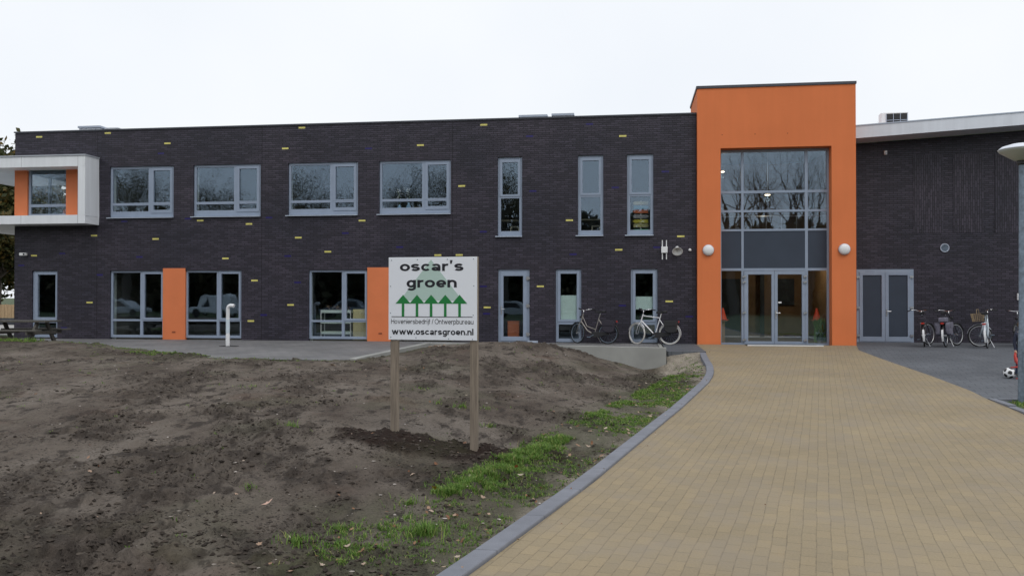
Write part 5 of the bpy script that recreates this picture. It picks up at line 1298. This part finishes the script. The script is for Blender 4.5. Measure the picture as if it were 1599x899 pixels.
def tree(key, label, loc, rz=0, sc=1.0, group=None, cat='tree', name='tree'):
    p = protos[key]
    if p['obj'] is None:
        t = thing(name, label, cat, loc, rz, group); p['trunk'].build('trunk_and_branches', M['bark'], t, smooth=True, weld=False, normals=False)
        if p['leaves']:
            V, F = crown_mesh(p['tips'], p['leaves'], p['lspread'], p['lsize'], p['seed']); raw_mesh('crown', V, F, M[p['m']], t)
        p['obj'] = t
    else:
        t = copy_tree(p['obj']); t.location = loc; t.rotation_euler = (0, 0, rz); tag(t, label, cat, group)
    t.scale = (sc, sc, sc)
    return t
tree_proto('leafy', 10, 3, 26000, .20, .55, levels=5, first=.13, spread=.62)
tree_proto('leafy_b', 10, 9, 22000, .19, .5, levels=5, first=.14, spread=.62)
tree_proto('bare', 18, 5, 0, spread=.42, levels=6, r0=.42, first=.2)
tree_proto('bare_b', 18, 14, 0, spread=.45, levels=6, r0=.40, first=.2)
tree_proto('half', 16, 21, 17000, .055, .5, m='leaf_pale', levels=6, spread=.5, r0=.34, first=.2)
GL = 'autumn trees behind the left end of the school'
tree('leafy', 'tall dark autumn tree rising behind the left corner of the school', (-38.3, 18.5, 0), 0, .95, GL)
tree('leafy_b', 'yellowing tree low behind the board fence at the left edge', (-35.0, 15, 0), 1, .6, GL)
tree('leafy', 'dark tree farthest back at the left edge behind the fence', (-46, 26, 0), 2, 1.15, GL)
tree('leafy_b', 'broad autumn tree beside the tall dark one at the left edge', (-42, 22.5, 0), 3, 1.08, GL)
tree('bare_b', 'bare tree whose twig tips just clear the right wing roof', (13.2, 22, 0), .5, .60)
GR = 'bare trees opposite the school mirrored in its glass'
for k, (x, y, s_, key, lb) in enumerate([(10.0, -56, 1.0, 'bare', 'bare tree mirrored in the left column of the entrance glazing'), (13.6, -60, 1.02, 'bare_b', 'bare tree mirrored in the middle of the entrance glazing'), (16.4, -56, .95, 'bare', 'bare tree mirrored right of the middle in the entrance glazing'),
                                         (22.5, -60, .72, 'bare_b', 'low bare tree mirrored in the right column of the entrance glazing'), (-8.2, -58, .74, 'bare', 'bare tree mirrored in the middle tall upper window'),
                                         (-12.2, -54, 1.0, 'half', 'dense tree mirrored in the leftmost tall upper window'), (-21, -55, .98, 'half', 'branching tree mirrored in the rightmost wide upper window'), (-26.5, -58, .9, 'bare', 'bare tree mirrored between the two right wide upper windows'),
                                         (-32, -55, .95, 'half', 'leafy tree mirrored in the third wide upper window'), (-42, -55, .92, 'half', 'leafy tree mirrored in the second wide upper window'), (-52, -54, 1.05, 'half', 'dark leafy tree mirrored in the first wide upper window'), (-60, -55, 1.0, 'half', 'dark leafy tree mirrored left of the first wide upper window')]):
    tree(key, lb, (x, y, -.3), k * 1.3, s_, GR)
# the wood across the road: one dark mass
n = 52000
X = rng.uniform(-110, 80, n); top = 8.6 + 2.4 * (.5 + .5 * fbm(X, X * 0, .09, 3)) + 1.8 * fbm(X, X * 0 + 3, .6, 3) + np.where(X < -8, 1.2, 0)
P = np.stack([X, -64 + rng.normal(0, 2.2, n), -.3 + top * rng.random(n) ** .75], -1)
P[-16000:, 1] = -67 + rng.normal(0, .8, 16000); P[-16000:, 2] = -.3 + 7.2 * rng.random(16000)
d_ = rng.normal(0, 1, (n, 2, 3)); u = d_[:, 0] / np.linalg.norm(d_[:, 0], axis=1)[:, None]; w = np.cross(u, d_[:, 1]); w /= np.linalg.norm(w, axis=1)[:, None]; S = (.25 + .45 * rng.random(n))[:, None]; S[-16000:] *= 2.2
V = np.stack([P - u * S, P + w * S * .6, P + u * S, P - w * S * .6], 1).reshape(-1, 3)
tag(raw_mesh('wood', V, np.arange(4 * n).reshape(-1, 4), M['leaf_wood']), 'dark wood opposite the school mirrored low in its windows', 'wood', kind='stuff')

# parked cars mirrored faintly in the ground floor windows
def car(label, loc, rz, paint, van=False):
    t = thing('parked_car', label, 'car', loc, rz, 'parked cars mirrored in the ground floor glass')
    pm = mat('car_paint', paint, .25, metal=.1)
    Lh, H1, H2 = 2.1, .85, (1.95 if van else 1.45)
    q = MB(); q.prism([(-Lh, .3), (-Lh, .75), (-Lh + .1, H1), (.95, H1 + .05), (Lh - .1, .72), (Lh, .55), (Lh, .3)], -.85, .85, 'y'); q.build('body', pm, t, bevel=.07)
    cab = [(-1.95, H1), (-1.85, H2 - .1), (-1.6, H2), (.45, H2), (.7, H2 - .1), (1.25, H1 + .03)] if van else [(-1.85, H1), (-1.35, H2 - .05), (-1.0, H2), (.1, H2), (.35, H2 - .06), (1.05, H1 + .04)]
    q = MB(); q.prism(cab, -.74, .74, 'y'); q.build('cabin', pm, t, bevel=.06)
    for s_ in (-1, 1):
        q = MB(); z0, z1 = H1 + .07, H2 - .14; xs = (-1.5, .55) if not van else (.05, .75)
        q.prism([(xs[0], z0), (xs[0] + .28, z1), (xs[1] - .45, z1), (xs[1], z0)], .75 * s_, .757 * s_, 'y'); q.build('side_window', M['black'], t)
        for x in (-1.3, 1.3):
            q = MB(); q.lathe([(.0, -.1), (.30, -.1), (.32, -.07), (.32, .07), (.30, .1), (.0, .1)], 22, mtx=Matrix.Translation((x, .78 * s_, .32)) @ Matrix.Rotation(R(90), 4, 'X')); w_ = q.build('wheel', M['rubber'], t)
            q = MB(); q.lathe([(.0, -.108), (.18, -.108), (.19, -.102)], 16, mtx=Matrix.Translation((x, .78 * s_, .32)) @ Matrix.Rotation(R(-90 * s_), 4, 'X')); q.build('rim', M['steel'], w_)
        q = MB(); q.box(Lh - .05, Lh + .01, .45 * s_ - .18, .45 * s_ + .18, .56, .68); q.build('headlight', M['white'], t)
for a in [('silver car mirrored in the left ground floor windows', (-45, -43, -.32), R(3), (.45, .47, .5)), ('white van mirrored in the second ground floor window', (-36.5, -43, -.32), R(180), (.75, .76, .78), True),
          ('dark blue car mirrored beside the white van', (-31, -43.4, -.32), 0, (.03, .04, .09)), ('grey car mirrored in the window left of the sign', (-24.5, -43, -.32), R(180), (.2, .22, .25)), ('silver car mirrored in the single glazed door', (-9.5, -43, -.32), R(2), (.42, .44, .46))]: car(*a)
